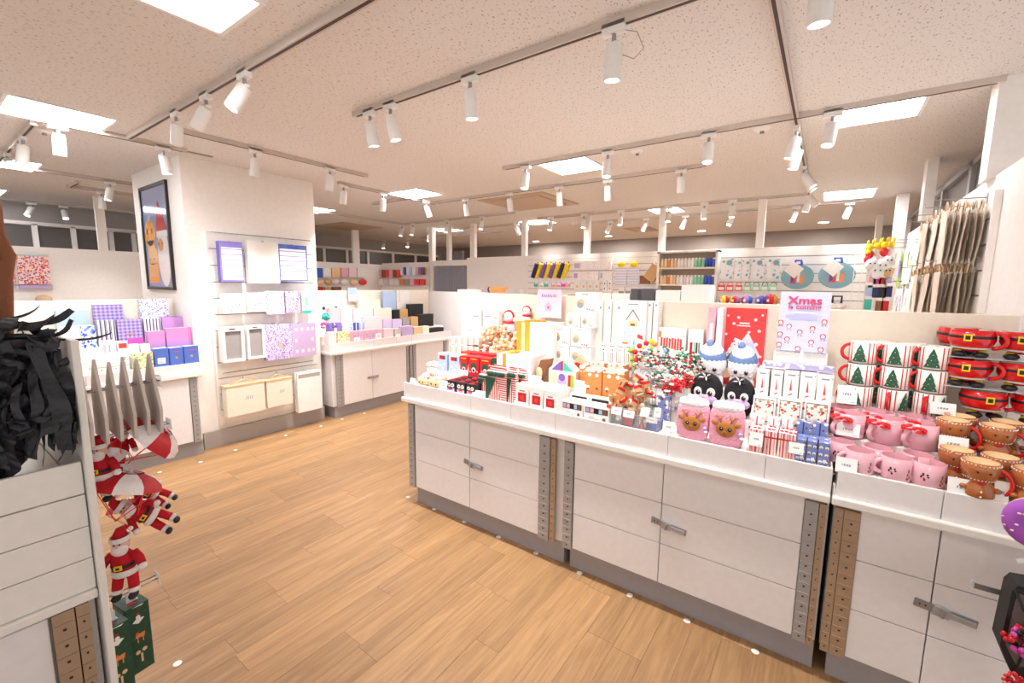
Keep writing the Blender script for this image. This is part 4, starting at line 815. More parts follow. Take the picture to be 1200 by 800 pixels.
# headbands, candy picks and bow cluster
def headband(px,py,Y,mat,label,rz,s=.05):
    P=at(px,py,Y=Y); t=thing('headband',label,'headband',(P[0],Y,P[2]-s),rz,'festive headbands')
    MB().tube([(math.cos(a)*s,0,math.sin(a)*s*1.1) for a in [PI*k/12 for k in range(13)]],.0018,mat,6).build('hoop',t)
    m=MB()
    for q in (-1,1):
        for k in range(4): m.sph((q*.026+rr.uniform(-.012,.012),rr.uniform(-.01,.01),s*1.05+.008*k),(.009,.008,.006),['holly','red','green','white'][(k+(q>0))%4],n=7,k=4)
    m.build('berries',t)
k=0
for row,(yy,Y,z) in enumerate([(432,2.30,0),(424,2.36,0),(416,2.42,0)]):
    for c in range(7):
        headband(752+c*10+row*3,yy+c*1.6,Y,['holly','red','holly'][row],'thin holly headband %s from the left in the %s row of the headband rack'%(ORD[c],('front','middle','rear')[row]),rr.uniform(-.9,.9)); k+=1
def tinsel(px,py,Y,mat,label,n=34,s=.035):
    P=at(px,py,Y=Y); m=MB()
    for i in range(n): 
        v=Vector((rr.gauss(0,1),rr.gauss(0,1),rr.gauss(0,1))).normalized()*s*rr.uniform(.4,1); m.sph((v.x,v.y,v.z),(.009,.007,.007),mat[i%len(mat)],n=6,k=4)
    o=m.build('tinsel_bunch',loc=(P[0],Y,P[2])); tag(o,label,'decoration')
tinsel(795,450,2.22,['red','ribbon_red','scarlet'],'bright red bow bunch under the dark berry wreaths',60,.042); tinsel(785,454,2.24,['red','ribbon_red','red'],'bright red bow bunch left of the others',46,.036); tinsel(806,446,2.26,['red','brown','red'],'dark red berry bunch beside the left penguin')
tinsel(765,424,2.34,['holly','white','red','green'],'holly and white sprig bunch in the middle'); tinsel(778,413,2.42,['white','sky','holly'],'pale iridescent tinsel bunch at the rear'); tinsel(800,414,2.42,['holly','mint','white'],'green and white tinsel bunch at the rear right'); tinsel(815,420,2.40,['holly','red','white'],'holly bunch left of the snowman plush')
tinsel(770,440,2.26,['holly','white','holly'],'dark green sprig bunch above the blossom picks'); tinsel(790,432,2.31,['holly','red','white'],'green sprig bunch in the centre of the headbands'); tinsel(757,412,2.42,['white','grey','sky'],'silvery tinsel bunch right of the pencil cards')
for i,(px,py,mt) in enumerate([(745,412,'red'),(750,405,'red'),(755,408,'yellow'),(748,418,'red'),(741,420,'lime'),(752,418,'yellow'),(758,402,'red'),(764,400,'yellow'),(768,403,'orange'),(744,427,'lime'),(763,408,'lime'),(740,410,'lime'),(746,421,'scarlet'),(753,412,'scarlet')]):
    P=at(px,py,Y=2.45); t=thing('candy_pick','round %s candy pick in the colourful bunch, %s one'%({'lime':'green','scarlet':'bright red'}.get(mt,mt),ORD[i]),'decoration',(P[0],2.44,T3 if False else P[2]-.07),0,'coloured candy picks')
    MB().cyl((0,0,-.0),(0,0,.07),.0015,'white',n=5).build('stick',t); MB().sph((0,0,.07),.0155,mt,n=10,k=6).build('ball',t)
for i,(px,py) in enumerate([(738,432),(745,436),(752,432),(760,436),(735,441),(748,443)]):
    P=at(px,py,Y=2.33); t=thing('chocolate_lolly','small %s lolly among the gingerbread boxes and headbands, %s one'%(('brown','white')[i%2],ORD[i]),'sweet',(P[0],2.33,P[2]-.06),0,'small lollies')
    MB().cyl((0,0,0),(0,0,.055),.0015,'white',n=5).build('stick',t); MB().sph((0,0,.062),(.011,.008,.012),('brown','white')[i%2],n=9,k=6).build('sweet',t)
bin_(745,762,430,447,'clear bin holding lollies behind the gift picks',None,2.25,T2,.07); bin_(763,784,432,452,'clear bin holding blossoms behind the gift picks','holly',2.25,T2,.07); bin_(785,803,444,462,'clear bin below the red bows',None,2.25,T2,.06)
pricecard(744,756,438,449,'Y',2.246,'price card on the lolly bin',base=1.0); pricecard(762,776,455,467,'Y',2.235,'price card under the blossom picks',base=.99); pricecard(778,791,457,470,'Y',2.235,'price card under the red bows',base=.98)
# boxes on the rear counter, above the panel
for i,(a,b,c,d,mt,l) in enumerate([(739,747,338,354,'grey','dark grey slim box standing above the back panel'),(752,767,338,354,'grey','dark grey wide box standing above the back panel'),(717,738,344,354,'white','cream low box above the panel left of the grey boxes'),
   (768,797,340,362,'white','plain white box above the panel, left of two'),(798,832,334,362,'white','plain white box above the panel, right and taller of two'),(659,665,345,354,'peach','small peach box with picture above the panel'),(665,673,345,354,'brown','small brown box above the panel'),(700,716,344,354,'white','low white carton above the panel behind the tall packs')]):
    loc,w,h=rect(a,b,c,d,'Y',2.80); M('box_dark',(88,84,90)); mm='box_dark' if mt=='grey' else mt
    I('display_box',l,'box',a,b,c,355 if d<360 else d,'Y',2.80,.12,bx(mm),1.412)
loc,w,h=rect(630,658,339,372,'Y',2.62); t=thing('sign','pink sign with small pink house above the snow globe cartons','sign',loc)
m=MB().size(w,h); m.box(-w/2,w/2,0,.004,0,h,'sign_pink')
for k in range(8): m.frp([(-.32+.08*k,.72),(-.28+.08*k,.72),(-.27+.08*k,.84-.03*(k%3)),(-.31+.08*k,.84-.03*(k%2))],'purple')
m.frp([(-.18,.22),(.1,.22),(.1,.42),(-.04,.56),(-.18,.42)],'pink'); m.frd(-.04,.36,.05,'magenta'); m.build('board',t); MB().cyl((0,.01,-.09),(0,.01,.0),.004,'clear_edge',n=6).box(-.03,.03,-.01,.03,-.1,-.09,'clear_edge').build('stand',t)
plain('sign_riser','white block carrying the pink house sign','riser',loc[0]-.05,loc[0]+.05,2.60,2.66,T3,loc[2]-.1,'lip_white')
I('rolled_fabric','orange roll with dark end lying on the panel top','roll',573,591,337,341.5,'Y',2.74,.05,lambda m,w,d,h:(m.cyl((-w/2,d/2,h*.6),(w/2,d/2,h*.6),h*.6,'orange',n=12),m.cyl((-w*.62,d/2,h*.6),(-w/2,d/2,h*.6),h*.6,'navy',n=12)),1.535)
for i,(a,b,mt) in enumerate([(536,558,'white'),(592,608,'mid_grey')]): I('paper_sheets','flat %s paper lying on the panel top, %s of the orange roll'%(('white','grey')[i],('left','right')[i]),'paper',a,b,339,342,'Y',2.72,.06,bx(mt),1.533)
# =============== mugs ===============
PT('mug_stripes','dots',[(248,244,236),(248,244,236)],10)
def arcpatch(m,r,a0,a1,z0,z1,mat,n=5,top=None):
    "patch hugging a cylinder wall; a in radians, -pi/2 faces the front"
    vs=[];
    for i in range(n+1):
        a=a0+(a1-a0)*i/n; vs+=[(r*math.cos(a),r*math.sin(a),z0),(r*math.cos(a),r*math.sin(a),z1)]
    return m.add(vs,[(2*i,2*i+2,2*i+3,2*i+1) for i in range(n)],mat,True)
def cup(m,r,h,mat,inner,prof=None):
    p=prof or [(0,0),(r*.9,0),(r,h*.05),(r,h),(r*.93,h)]
    m.lathe(p,mat,n=24); m.lathe([(r*.93,h),(r*.9,h*.5),(r*.85,h*.12),(0,h*.1)],inner,n=24)
def handle(m,r,h,mat,az,rr=.007,cz=.5,sz=.36,out=.8):
    c=Vector((math.cos(az),math.sin(az),0)); 
    m.tube([c*(r*.92+out*r*.75*math.sin(t))+Vector((0,0,h*cz+h*sz*math.cos(t))) for t in [PI*k/12 for k in range(13)]],rr,mat,8)
def tree_mug():
    r,h=.052,.095; t=thing('tree_mug','','mug'); m=MB(); cup(m,r,h,'glaze_white','glaze_white')
    for k in range(20):
        a=k*2*PI/20; 
        if abs(a-1.5*PI+.25)>.42: arcpatch(m,r+.0005,a,a+.085,.003,h-.002,'red',1)
    m.build('cup',t); m=MB(); handle(m,r,h,'glaze_red',PI+.25); m.build('handle',t)
    m=MB(); ac=-PI/2-.25; vs=[]; R=r+.004
    for wd,z in ((.48,.10),(.30,.36),(.38,.34),(.20,.60),(.26,.58),(.02,.92)):
        vs+=[(R*math.cos(ac-wd),R*math.sin(ac-wd),h*z),(R*math.cos(ac),(R+.003)*math.sin(ac),h*z),(R*math.cos(ac+wd),R*math.sin(ac+wd),h*z)]
    m.add(vs,[(0,1,4,3),(1,2,5,4),(6,7,10,9),(7,8,11,10),(12,13,16,15),(13,14,17,16),(3,4,7,6),(4,5,8,7),(9,10,13,12),(10,11,14,13)],'tree_green')
    tr=m.build('tree_relief',t); m=MB()
    for wd,z,c in ((-.2,.2,'white'),(.1,.25,'red'),(.25,.17,'white'),(-.05,.42,'white'),(.15,.45,'red'),(0,.65,'white'),(-.12,.33,'red')): m.sph(((R+.004)*math.cos(ac+wd),(R+.004)*math.sin(ac+wd),h*z),.0018,c,n=6,k=4)
    m.build('baubles',tr); return t
def santa_mug():
    r,h=.068,.086; t=thing('santa_belly_mug','','mug'); m=MB(); cup(m,r,h,'glaze_red','glaze_white',[(0,0),(r*.5,0),(r*.85,h*.18),(r*1.02,h*.5),(r*1.0,h*.75),(r*.94,h),(r*.88,h)])
    m.build('bowl',t); m=MB(); m.lathe([(r*1.008,h*.60),(r*1.02,h*.67),(r*1.006,h*.74)],'dark',n=24); m.build('belt',t)
    m=MB(); a=-PI/2-.15; R=r*1.03
    for (w0,z0,z1,mt,e) in ((.17,.50,.82,'yellow',0),(.10,.57,.75,'dark',.0012)): arcpatch(m,R+e,a-w0,a+w0,h*z0,h*z1,mt,4)
    m.build('buckle',t); m=MB(); handle(m,r,h,'glaze_red',-.35,.008,.55,.36,.75); m.build('handle',t)
    for s in (-1,1):
        b=MB().sph((s*.03,-.022,-.012),(.023,.030,.013),'dark',n=12,k=7); b.build('boot',t); MB().cyl((s*.03,-.012,-.006),(s*.03,-.012,.004),.016,'yellow',n=12).build('boot_cuff',t)
    return t
def ginger_mug():
    r=.058; t=thing('gingerbread_mug','','mug'); m=MB()
    m.lathe([(0,0),(r*.7,0),(r*.95,.018),(r*.9,.045),(r*.66,.062),(r*.9,.078),(r*1.02,.105),(r*.96,.128),(r*.9,.128)],'ginger_glaze',n=24); m.lathe([(r*.9,.128),(r*.8,.105),(0,.10)],'cookie',n=24); m.build('body',t)
    m=MB(); 
    for k in range(28): a=2*PI*k/28; m.sph((r*.985*math.cos(a),r*.985*math.sin(a),.122),.0026,'white',n=6,k=4); m.sph((r*.80*math.cos(a),r*.80*math.sin(a),.071),.0026,'white',n=6,k=4)
    m.build('icing_dots',t); m=MB()
    m.sph((-.018,-r*.98,.10),.004,'dark',n=6,k=4); m.sph((.018,-r*.98,.10),.004,'dark',n=6,k=4); m.sph((0,-r*.72,.062),(.014,.006,.006),'red',n=8,k=5)
    for z in (.035,.018): m.sph((0,-r*.95,z),.0035,'white',n=6,k=4)
    for s in (-1,1): m.sph((s*r*.85,-r*.4,.04),(.014,.018,.009),'ginger_glaze',n=8,k=5)
    m.build('face_and_arms',t); m=MB(); c=Vector((math.cos(-.3),math.sin(-.3),0))
    m.tube([c*(r*.8+.045*math.sin(tt))+Vector((0,0,.065+.045*math.cos(tt))) for tt in [PI*k/12 for k in range(13)]],.0065,'glaze_red',8); m.build('handle',t); return t
def pink_mug(ribbon):
    r,h=.055,(.102 if ribbon else .085); t=thing('ribbon_mug' if ribbon else 'reindeer_mug','','mug'); m=MB(); cup(m,r,h,'glaze_pink','glaze_pink'); m.build('cup',t)
    m=MB(); handle(m,r,h,'glaze_pink',-PI/2-.75 if ribbon else PI+.3,.009,.42 if ribbon else .5,.28,.75); m.build('handle',t)
    if ribbon:
        m=MB(); a=-PI/2-.45; cx,cy=(r+.012)*math.cos(a),(r+.012)*math.sin(a)
        for s in (-1,1):
            for k in range(3): m.tube([(cx+s*(.006+.03*math.sin(u)),cy-.003*k,h*.86-.004*s+.010*math.cos(u+.4*k)) for u in [PI*j/8 for j in range(9)]],.0035,'ribbon_red',6)
        m.sph((cx,cy-.004,h*.86),(.007,.008,.008),'ribbon_red',n=8,k=5); m.build('red_bow',t)
    else:
        m=MB(); R=r+.0006
        for a0,z0,z1 in ((-2.15,.40,.50),(-2.05,.50,.62),(-1.80,.52,.60),(-1.95,.30,.38),(-1.75,.44,.50)): arcpatch(m,R,a0,a0+.12,h*z0,h*z1,'dark',2)
        for a0,z0,z1 in ((-.95,.30,.42),(-.88,.45,.6),(-1.0,.15,.25),(-.80,.2,.3)): arcpatch(m,R,a0,a0+.12,h*z0,h*z1,'brown',2)
        arcpatch(m,R,-.9,-.8,h*.12,h*.2,'red',2); arcpatch(m,R,-1.97,-1.87,h*.36,h*.42,'red',2); m.build('reindeer_print',t)
    return t
def putmugs(proto,lst,group,first=[None]):
    for i,(loc,rz,label) in enumerate(lst):
        if i==0: proto.location=loc; proto.rotation_euler=(0,0,rz); proto['label']=label; proto['group']=group
        else: dup(proto,loc,rz,label,group)
def pos(px,py,Y,z=None):
    P=at(px,py,Y=Y); return (P[0],Y,P[2] if z is None else z)
lst=[]
rows=[[(1006,417),(1041,421),(1075,424)],[(1002,447),(1038,453),(1074,458)],[(1000,477),(1036,479),(1071,483)]]
zr=[T3+.198,T3+.099,T3]
for r in range(3):
    for c in range(3):
        px,py=rows[r][c]; P=at(px,py,Y=2.505); X=.155+.118*c
        lst.append(((X,2.51,zr[r]),[0,.0,(1.0 if c else 0)][2 if r==2 else 0] ,'striped Christmas tree mug, %s from the left in the %s row of the stack'%(ORD[c],('top','middle','bottom')[r])))
for c in range(2): 
    for r in range(3): lst.append(((.21+.118*c,2.605,zr[r]),.4,'striped tree mug behind, %s from the left in the rear %s row'%(ORD[c],('top','middle','bottom')[r])))
putmugs(tree_mug(),lst,'stacked striped tree mugs')
lst=[((.49,2.50,T3+.285),-.2,'red Santa belly mug in the top row, left'),((.635,2.50,T3+.285),-.2,'red Santa belly mug in the top row, right'),((.47,2.60,T3+.285),-.2,'red Santa belly mug behind the top row at its left end'),
 ((.49,2.50,T3+.165),-.1,'red Santa belly mug in the middle row, left'),((.64,2.50,T3+.165),-.1,'red Santa belly mug in the middle row, right'),((.48,2.61,T3+.165),.0,'red Santa belly mug behind the middle row'),
 ((.545,2.50,T3+.045),.25,'red Santa belly mug in the bottom row, left'),((.69,2.50,T3+.045),.25,'red Santa belly mug in the bottom row, right')]
putmugs(santa_mug(),lst,'red Santa mugs')
for i,z in enumerate((T3+.143,T3+.263)): tag(MB().box(-.2,.05,0,.22,-.002,0,'clear_edge').build('clear_shelf_sheet',loc=(.62,2.44,z)),'thin clear sheet under the %s row of Santa mugs'%('middle','top')[i],'sheet')
lst=[]
for c,(px,py) in enumerate([(995,512),(1038,519),(1079,527)]):
    x=at(px,py-18,Y=2.30)[0]; lst.append(((x,2.31,T2),0,'pale pink mug with red bow on its rim, %s from the left in front'%ORD[c]))
for c,x in enumerate((.10,.225,.345)): lst.append(((x,2.42-.005,T2),0,'pale pink red-bow mug in the rear row, %s from the left'%ORD[c]))
putmugs(pink_mug(True),lst,'pink ribbon mugs')
lst=[]
for c,(px,py) in enumerate([(1007,557),(1050,566),(1088,572)]):
    x=at(px,py-18,Y=2.12)[0]; lst.append(((x,2.125,T1),0,'pink reindeer print mug, %s from the left in the front row'%ORD[c]))
for c,x in enumerate((.09,.205,.325)): lst.append(((x+.01,2.212-.005,T1),0,'pink mug in the second row of reindeer mugs, %s from the left'%ORD[c]))
p=pink_mug(False); p.scale=(.86,.86,1.0)
putmugs(p,lst,'pink reindeer mugs')
lst=[]
for i,(x,y,z,l) in enumerate([(.437,2.315,T2,'upper shelf, left'),(.555,2.315,T2,'upper shelf, middle'),(.675,2.315,T2,'upper shelf, right'),(.47,2.405,T2,'upper shelf, behind left'),(.60,2.405,T2,'upper shelf, behind right'),
   (.435,2.20,T1,'lower shelf, rear left'),(.475,2.09,T1,'lower shelf, front left'),(.545,2.20,T1,'lower shelf, rear middle'),(.595,2.09,T1,'lower shelf, front right by the edge'),(.655,2.2,T1,'lower shelf, rear right')]):
    lst.append(((x,y,z),0,'brown gingerbread mug with red handle, '+l))
g=ginger_mug(); g.scale=(.84,.84,1.02); putmugs(g,lst,'brown gingerbread mugs')
for a in [(979,1005,537,554,2.062,T1+.0,'price card before the pink reindeer mugs'),(980,1008,496,511,2.25,None,'price card on the left pink ribbon mug'),(981,1005,452,473,2.44,None,'price card before the bottom striped tree mug'),
          (1090,1121,472,486,2.44,None,'price card left of the bottom Santa mug'),(1100,1136,512,530,2.25,None,'price card at the upper gingerbread mugs'),(1110,1150,562,586,2.055,T1,'large price card at the lower gingerbread mugs'),(1166,1184,565,588,2.06,T1,'price card under the front gingerbread handle')]:
    pricecard(a[0],a[1],a[2],a[3],'Y',a[4],a[6],12,a[5])
# =============== items at the lower right edge ===============
P=at(1205,612,Y=1.86); t=thing('donut_plush','purple sprinkled donut plush hanging at the right edge','plush toy',(P[0]+.019,1.86,P[2]),-.25)
m=MB(); R_,r_=.046,.029
m.tube([(R_*math.cos(a)*.95,0,R_*math.sin(a)) for a in [2*PI*k/24 for k in range(24)]],r_,'donut_purple',14,True); m.build('ring',t)
MB().tube([(R_*math.cos(a)*.95,.010,R_*math.sin(a)) for a in [2*PI*k/24 for k in range(24)]],r_*.98,'cookie',12,True).build('underside',t)
m=MB()
for k in range(26): a=k*2.4; b=rr.uniform(-1.1,1.1); m.sph((math.cos(a)*(R_*.95+r_*math.sin(b)),-r_*math.cos(b)*1.0,math.sin(a)*(R_+r_*math.sin(b))),(.0045,.003,.003),['white','pink','pale_pink','scarlet'][k%4],n=6,k=4)
m.build('sprinkles',t); MB().box(-.085,-.045,-.002,0,-.105,-.092,'card',Matrix.Rotation(-.5,4,'Y')).build('care_tag',t)
MB().tube([(.0,0,R_+r_),(.03,0,.16),(.08,.0,.2)],.0015,'white',5).build('cord',t)
t=thing('mesh_bag','black mesh bag hanging from a metal bracket at the lower right edge','bag',(.572,1.80,.625),0); t.scale=(.84,.84,.84)
m=MB(); m.prism([(-.075,.13),(-.062,.155),(.06,.17),(.1,.12),(.1,-.17),(.02,-.19),(-.045,-.17),(-.082,-.08)],0,.09,'black'); m.build('bag_body',t)
M('mesh_grey',(104,92,90),rough=.8,bump=.6,nscale=300); MB().prism([(-.064,.10),(-.056,.128),(-.018,.118),(-.012,-.12),(-.035,-.14),(-.07,-.07)],-.004,0,'mesh_grey').build('mesh_window',t)
MB().tube([(-.07,-.002,.14),(-.03,-.005,.05),(-.03,-.005,-.1),(-.04,0,-.165)],.004,'black',6).tube([(-.06,0,.15),(.06,0,.168),(.1,0,.12)],.005,'black',6).build('piping',t)
MB().tube([(.02,.04,.16),(.05,.04,.24),(.08,.04,.16)],.004,'black',6).build('strap',t)
t=thing('goods_stand','slim metal stand just outside the right edge, carrying donut and mesh bag','stand',(.86,1.86,0)); MB().cyl((0,0,0),(0,0,1.35),.014,'steel',n=10).build('pole',t); MB().lathe([(0,.012),(.16,.01),(.17,0),(0,0)],'steel').build('base',t); MB().tube([(0,0,.79),(-.20,-.06,.79)],.004,'steel',6).tube([(0,0,1.16),(-.27,0,1.14)],.004,'steel',6).build('arm',t)
o=MB().box(-.02,.37,-.002,.0,-.009,.009,'steel').box(-.026,-.02,-.004,.002,-.011,.016,'clear_edge').build('hook_bracket',loc=(.478,1.905,.668)); tag(o,'flat metal bracket with clear end holding the black mesh bag','bracket')
def pompom(px,py,Y,mats,label,r=.03):
    P=at(px,py,Y=Y); m=MB()
    for i in range(60):
        v=Vector((rr.gauss(0,1),rr.gauss(0,1),rr.gauss(0,1))).normalized()*r*rr.uniform(.5,1); m.sph(tuple(v),r*.2,mats[i%len(mats)],n=6,k=4)
    tag(m.build('pompom',loc=(P[0],Y,P[2])),label,'pompom')
pompom(1199,752,1.75,['magenta','red','dark'],'magenta and black pompom in the lower right corner',.04); pompom(1188,798,1.75,['red','scarlet'],'red pompom at the bottom right corner',.025)
# =============== right wall: tote bags ===============
def slatboard(name,label,x,y0,y1,z0,z1,face,n=9,mat='white_paint'):
    "slatted display board: separate slats on a backing, axis X"
    t=thing(name,label,'display board',(x,(y0+y1)/2,z0)); w=(y1-y0)/2; H=(z1-z0)/n; s=face
    b=MB(); b.box(min(0,s*.008),max(0,s*.008),-w,w,0,z1-z0,'mid_grey'); b.build('backing',t)
    for k in range(n): MB().box(min(s*.008,s*.02),max(s*.008,s*.02),-w,w,H*k+.005,H*(k+1)-.005,mat).build('slat',t)
    MB().box(min(0,s*.03),max(0,s*.03),-w-.018,-w,-.0,z1-z0,mat).build('edge_trim',t); return t
slatboard('slat_board','white slatted board with tote bags on the right wall',.679,3.30,6.2,.9,2.10,-1)
for i,yy in enumerate((3.42,3.95,4.5)): 
    pass
def tote(x,y,z,w,h,label,mat='beige_cloth',print_=None,group='beige tote bags on hooks',rz=0):
    t=thing('tote_bag',label,'bag',(x,y,z),rz,group)
    m=MB(); n=8; vs=[]
    for sgn in (-1,1):
        for i in range(n+1):
            for j in range(5):
                u=i/n; v=j/4; thick=.004*math.sin(PI*v)+.001; vs.append((sgn*thick+.004*math.sin(4*u+y*9+x*70)-.008*u*u,(v-.5)*w*(1-.06*u),-u*h))
    N=(n+1)*5; fs=[]
    for s_ in (0,1):
        for i in range(n):
            for j in range(4): a=s_*N+i*5+j; fs.append((a,a+1,a+6,a+5))
    m.add(vs,fs,mat,True); b=m.build('bag_body',t)
    m=MB(); m.tube([(0,-w*.2,-.01),(0,-w*.14,.03),(0,0,.05),(0,w*.14,.03),(0,w*.2,-.01)],.004,'wood' if mat=='beige_cloth' else 'white',6); m.build('handle',t)
    if print_: MB().add([(-.0095,-w*.3,-h*.75),(-.0095,w*.3,-h*.75),(-.0095,w*.3,-h*.2),(-.0095,-w*.3,-h*.2)],[(0,1,2,3)],print_).build('print',t)
k=0
def hooks(y,z,n): 
    m=MB().tube([(0,0,0),(-.20,0,.005),(-.205,0,.03)],.003,'steel',6).box(0,.004,-.02,.02,-.03,.02,'steel'); tag(m.build('display_hook',loc=(.655,y,z)),'steel hook carrying bags on the right wall, %s'%n,'hook','wall hooks')
for r,(z,ys) in enumerate([(2.09,[(3.46,7),(3.76,7),(4.10,7),(4.46,6)]),(1.755,[(3.50,7),(3.84,7),(4.20,7),(4.58,6)])]):
    for j,(y,n) in enumerate(ys):
        hooks(y,z,'%s row, %s from the near end'%(('upper','lower')[r],ORD[j]))
        for c in range(n):
            tote(.640-c*.022,y+rr.uniform(-.03,.03),z-.06,.17,.29 if r==0 else .27,'beige linen tote, %s from the wall on the %s hook of the %s row'%(ORD[c],ORD[j],('upper','lower')[r])); 
for j,(y,z,mat,pr,l) in enumerate([(4.95,2.0,'white','floral_green','white bag with green print on the right wall, upper row'),(5.25,2.0,'white','pale_print','plain white bag on the upper row of the right wall'),(5.55,1.98,'lime','violet','green and violet packet on the upper right wall'),
   (4.98,1.66,'white','white_blue_baby','white packet with figures, lower row right wall'),(5.30,1.66,'white','floral_lilac','white packet with lilac print, lower row'),(5.62,1.66,'white','pale_print','white packet with pale print near the corner')]):
    hooks(y,z,'beyond the totes, %s'%ORD[j])
    for c in range(3): tote(.63-c*.04,y,z-.06,.24,.30,l+', %s from the wall'%ORD[c],mat,pr,'packets on the right wall')
# corner tree of yellow bunnies and plush
for i,(px,py) in enumerate([(1020,290),(1029,288),(1037,287),(1045,286),(1018,296),(1033,293)]):
    P=at(px,py,Y=6.0); t=thing('yellow_bunny_toy','yellow bunny toy hanging in the back right corner, %s of the cluster'%ORD[i],'toy',(P[0],6.0+.03*(i%2),P[2]),0,'yellow bunny toys')
    MB().sph((0,0,0),(.035,.03,.035),'yellow',n=10,k=6).sph((-.02,0,.05),(.012,.01,.03),'yellow',n=8,k=5).sph((.02,0,.05),(.012,.01,.03),'yellow',n=8,k=5).build('head',t); MB().sph((0,0,-.07),(.035,.03,.05),'pale_pink' if i%2 else 'red',n=10,k=6).build('body',t)
for i,(px,py,mt,r) in enumerate([(1022,310,'white_plush',.06),(1034,312,'white_plush',.07),(1042,306,'white_plush',.05),(1028,318,'white_plush',.07),(1040,318,'cookie',.05)]):
    P=at(px,py,Y=5.9); t=thing('white_plush_toy','white plush ghost hanging below the yellow bunnies, %s one'%ORD[i],'plush toy',(P[0],5.9,P[2]),0,'white hanging plush'); MB().sph((0,0,0),(r,r*.8,r*1.1),mt,n=12,k=7).build('body',t); MB().sph((-r*.3,-r*.75,.01),.008,'dark',n=6,k=4).sph((r*.3,-r*.75,.01),.008,'dark',n=6,k=4).build('eyes',t)
for i,(px,py,mt) in enumerate([(1022,330,'pink'),(1028,330,'magenta'),(1034,331,'red'),(1040,330,'lilac'),(1018,340,'sky'),(1026,342,'navy'),(1034,342,'dark'),(1041,341,'navy'),(1017,356,'teal'),(1030,358,'brown'),(1037,358,'red')]):
    P=at(px,py,Y=6.0); t=thing('hanging_packet','small %s packet hanging in the back right corner below the plush, %s one'%(mt,ORD[i]),'packet',(P[0],6.0,P[2]),0,'corner packets'); MB().box(-.03,.03,-.01,.01,-.06,.05,mt).build('body',t); MB().box(-.028,.028,-.012,.012,.05,.08,'card').build('header_card',t)
t=thing('wire_rack','white wire rack in the back right corner holding the yellow bunnies and plush','rack',(.42,6.06,0))
for k in range(7): MB().cyl((-.2+.066*k,0,0),(-.2+.066*k,0,2.02),.004,'plastic_white',n=6).build('wire',t)
for k in range(9): MB().cyl((-.2,.006,.2+.22*k),(.2,.006,.2+.22*k),.004,'plastic_white',n=6).build('cross_wire',t)
# =============== back wall goods ===============
BF=6.24
def board_back(label,px0,px1,py0,py1,n=8,tone='white_paint'):
    loc,w,h=rect(px0,px1,py0,py1,'Y',6.298); zt=loc[2]+h; zb=1.25; t=thing('slat_board',label,'display board',(loc[0],6.299,zb)); H=(zt-zb)/n
    MB().box(-w/2,w/2,-.006,0,0,zt-zb,'mid_grey').build('backing',t)
    for k in range(n): MB().box(-w/2,w/2,-.02,-.006,H*k+.005,H*(k+1)-.005,tone).build('slat',t)
board_back('slatted board with the yellow and purple items on the back wall',619,717,303,350); board_back('slatted board with towels and the tan bag on the back wall',719,772,301,350); board_back('long slatted board behind the blue bags and packets',838,1014,290,372)
def thing_shelf():
    loc,w,h=rect(770,838,294,372,'Y',6.10); zt=loc[2]+h; t=thing('wall_shelf','white wall shelf with rows of coloured bottles','shelf',(loc[0],6.10,0))
    for s in (-1,1): MB().box(s*w/2-.015,s*w/2+.015,0,.19,.9,zt,'lip_white').build('side_panel',t)
    MB().box(-w/2,w/2,.18,.19,.9,zt,'vent_tan').build('back_board',t)
    zs=[]
    for py in (313,333,353): z=at(804,py,Y=6.10)[2]; zs.append(z); MB().box(-w/2+.015,w/2-.015,0,.18,z-.02,z,'lip_white').build('shelf_board',t)
    MB().box(-w/2-.015,w/2+.015,0,.19,zt-.02,zt,'lip_white').build('top_board',t); return loc,w,zs
loc,w,zs=thing_shelf(); cols=['peach','peach','orange','peach','cookie','white','white','pale_pink','white','white','mint','mint','green','blue','blue','card_blue']
cn={'peach':'peach','orange':'orange','cookie':'cream','white':'white','pale_pink':'pale pink','mint':'mint','green':'green','blue':'blue','card_blue':'light blue'}
for r in range(3):
    for i,c in enumerate(cols):
        x=loc[0]-w/2+.04+(w-.08)*i/15; t=thing('bottle','%s bottle, %s from the left on the %s shelf'%(cn[c],ORD[i],('top','middle','bottom')[r]),'bottle',(x,6.16,zs[r]),0,'coloured bottles on the wall shelf')
        MB().cyl((0,0,0),(0,0,.10),.022,'mint' if c=='green' else c,n=10).build('body',t); MB().cyl((0,0,.10),(0,0,.12),.015,'white' if c!='blue' else c,n=8).build('cap',t)
for i in range(8):
    px=628+i*5.1; P=at(px,318,Y=6.2); mt=('purple' if i%2==0 else 'yellow'); t=thing('folding_umbrella','%s umbrella hanging slanted, %s from the left on the back wall'%(('violet','yellow')[i%2],ORD[i]),'umbrella',(P[0],6.18,P[2]),0,'hanging umbrellas')
    MB().cyl((-.05,0,-.10),(.04,0,.12),.035,'navy' if i in(0,6) else mt,r2=.045,n=10).build('canopy',t); MB().cyl((.04,0,.12),(.05,0,.15),.006,'dark',n=6).build('handle',t)
for i,(px,mt) in enumerate([(628,'teal'),(634,'white'),(640,'teal'),(648,'pink'),(654,'pink'),(660,'magenta'),(666,'pink')]):
    P=at(px,334,Y=6.262); t=thing('bow_clip','%s bow hanging under the umbrellas, %s from the left'%(mt,ORD[i]),'bow',(P[0],6.262,P[2]),0,'hanging bows'); MB().sph((-.02,0,0),(.022,.012,.03),mt,n=8,k=5).sph((.02,0,0),(.022,.012,.03),mt,n=8,k=5).build('loops',t); MB().box(-.02,.02,.01,.012,.03,.07,'card').build('header_card',t)
bwl=[(671,716,306,316,'pale_print','long white packet top row right of the umbrellas'),(671,701,318,328,'pale_print','white packet in the second row right of the umbrellas'),(703,716,318,328,'white','short white packet in the second row')]
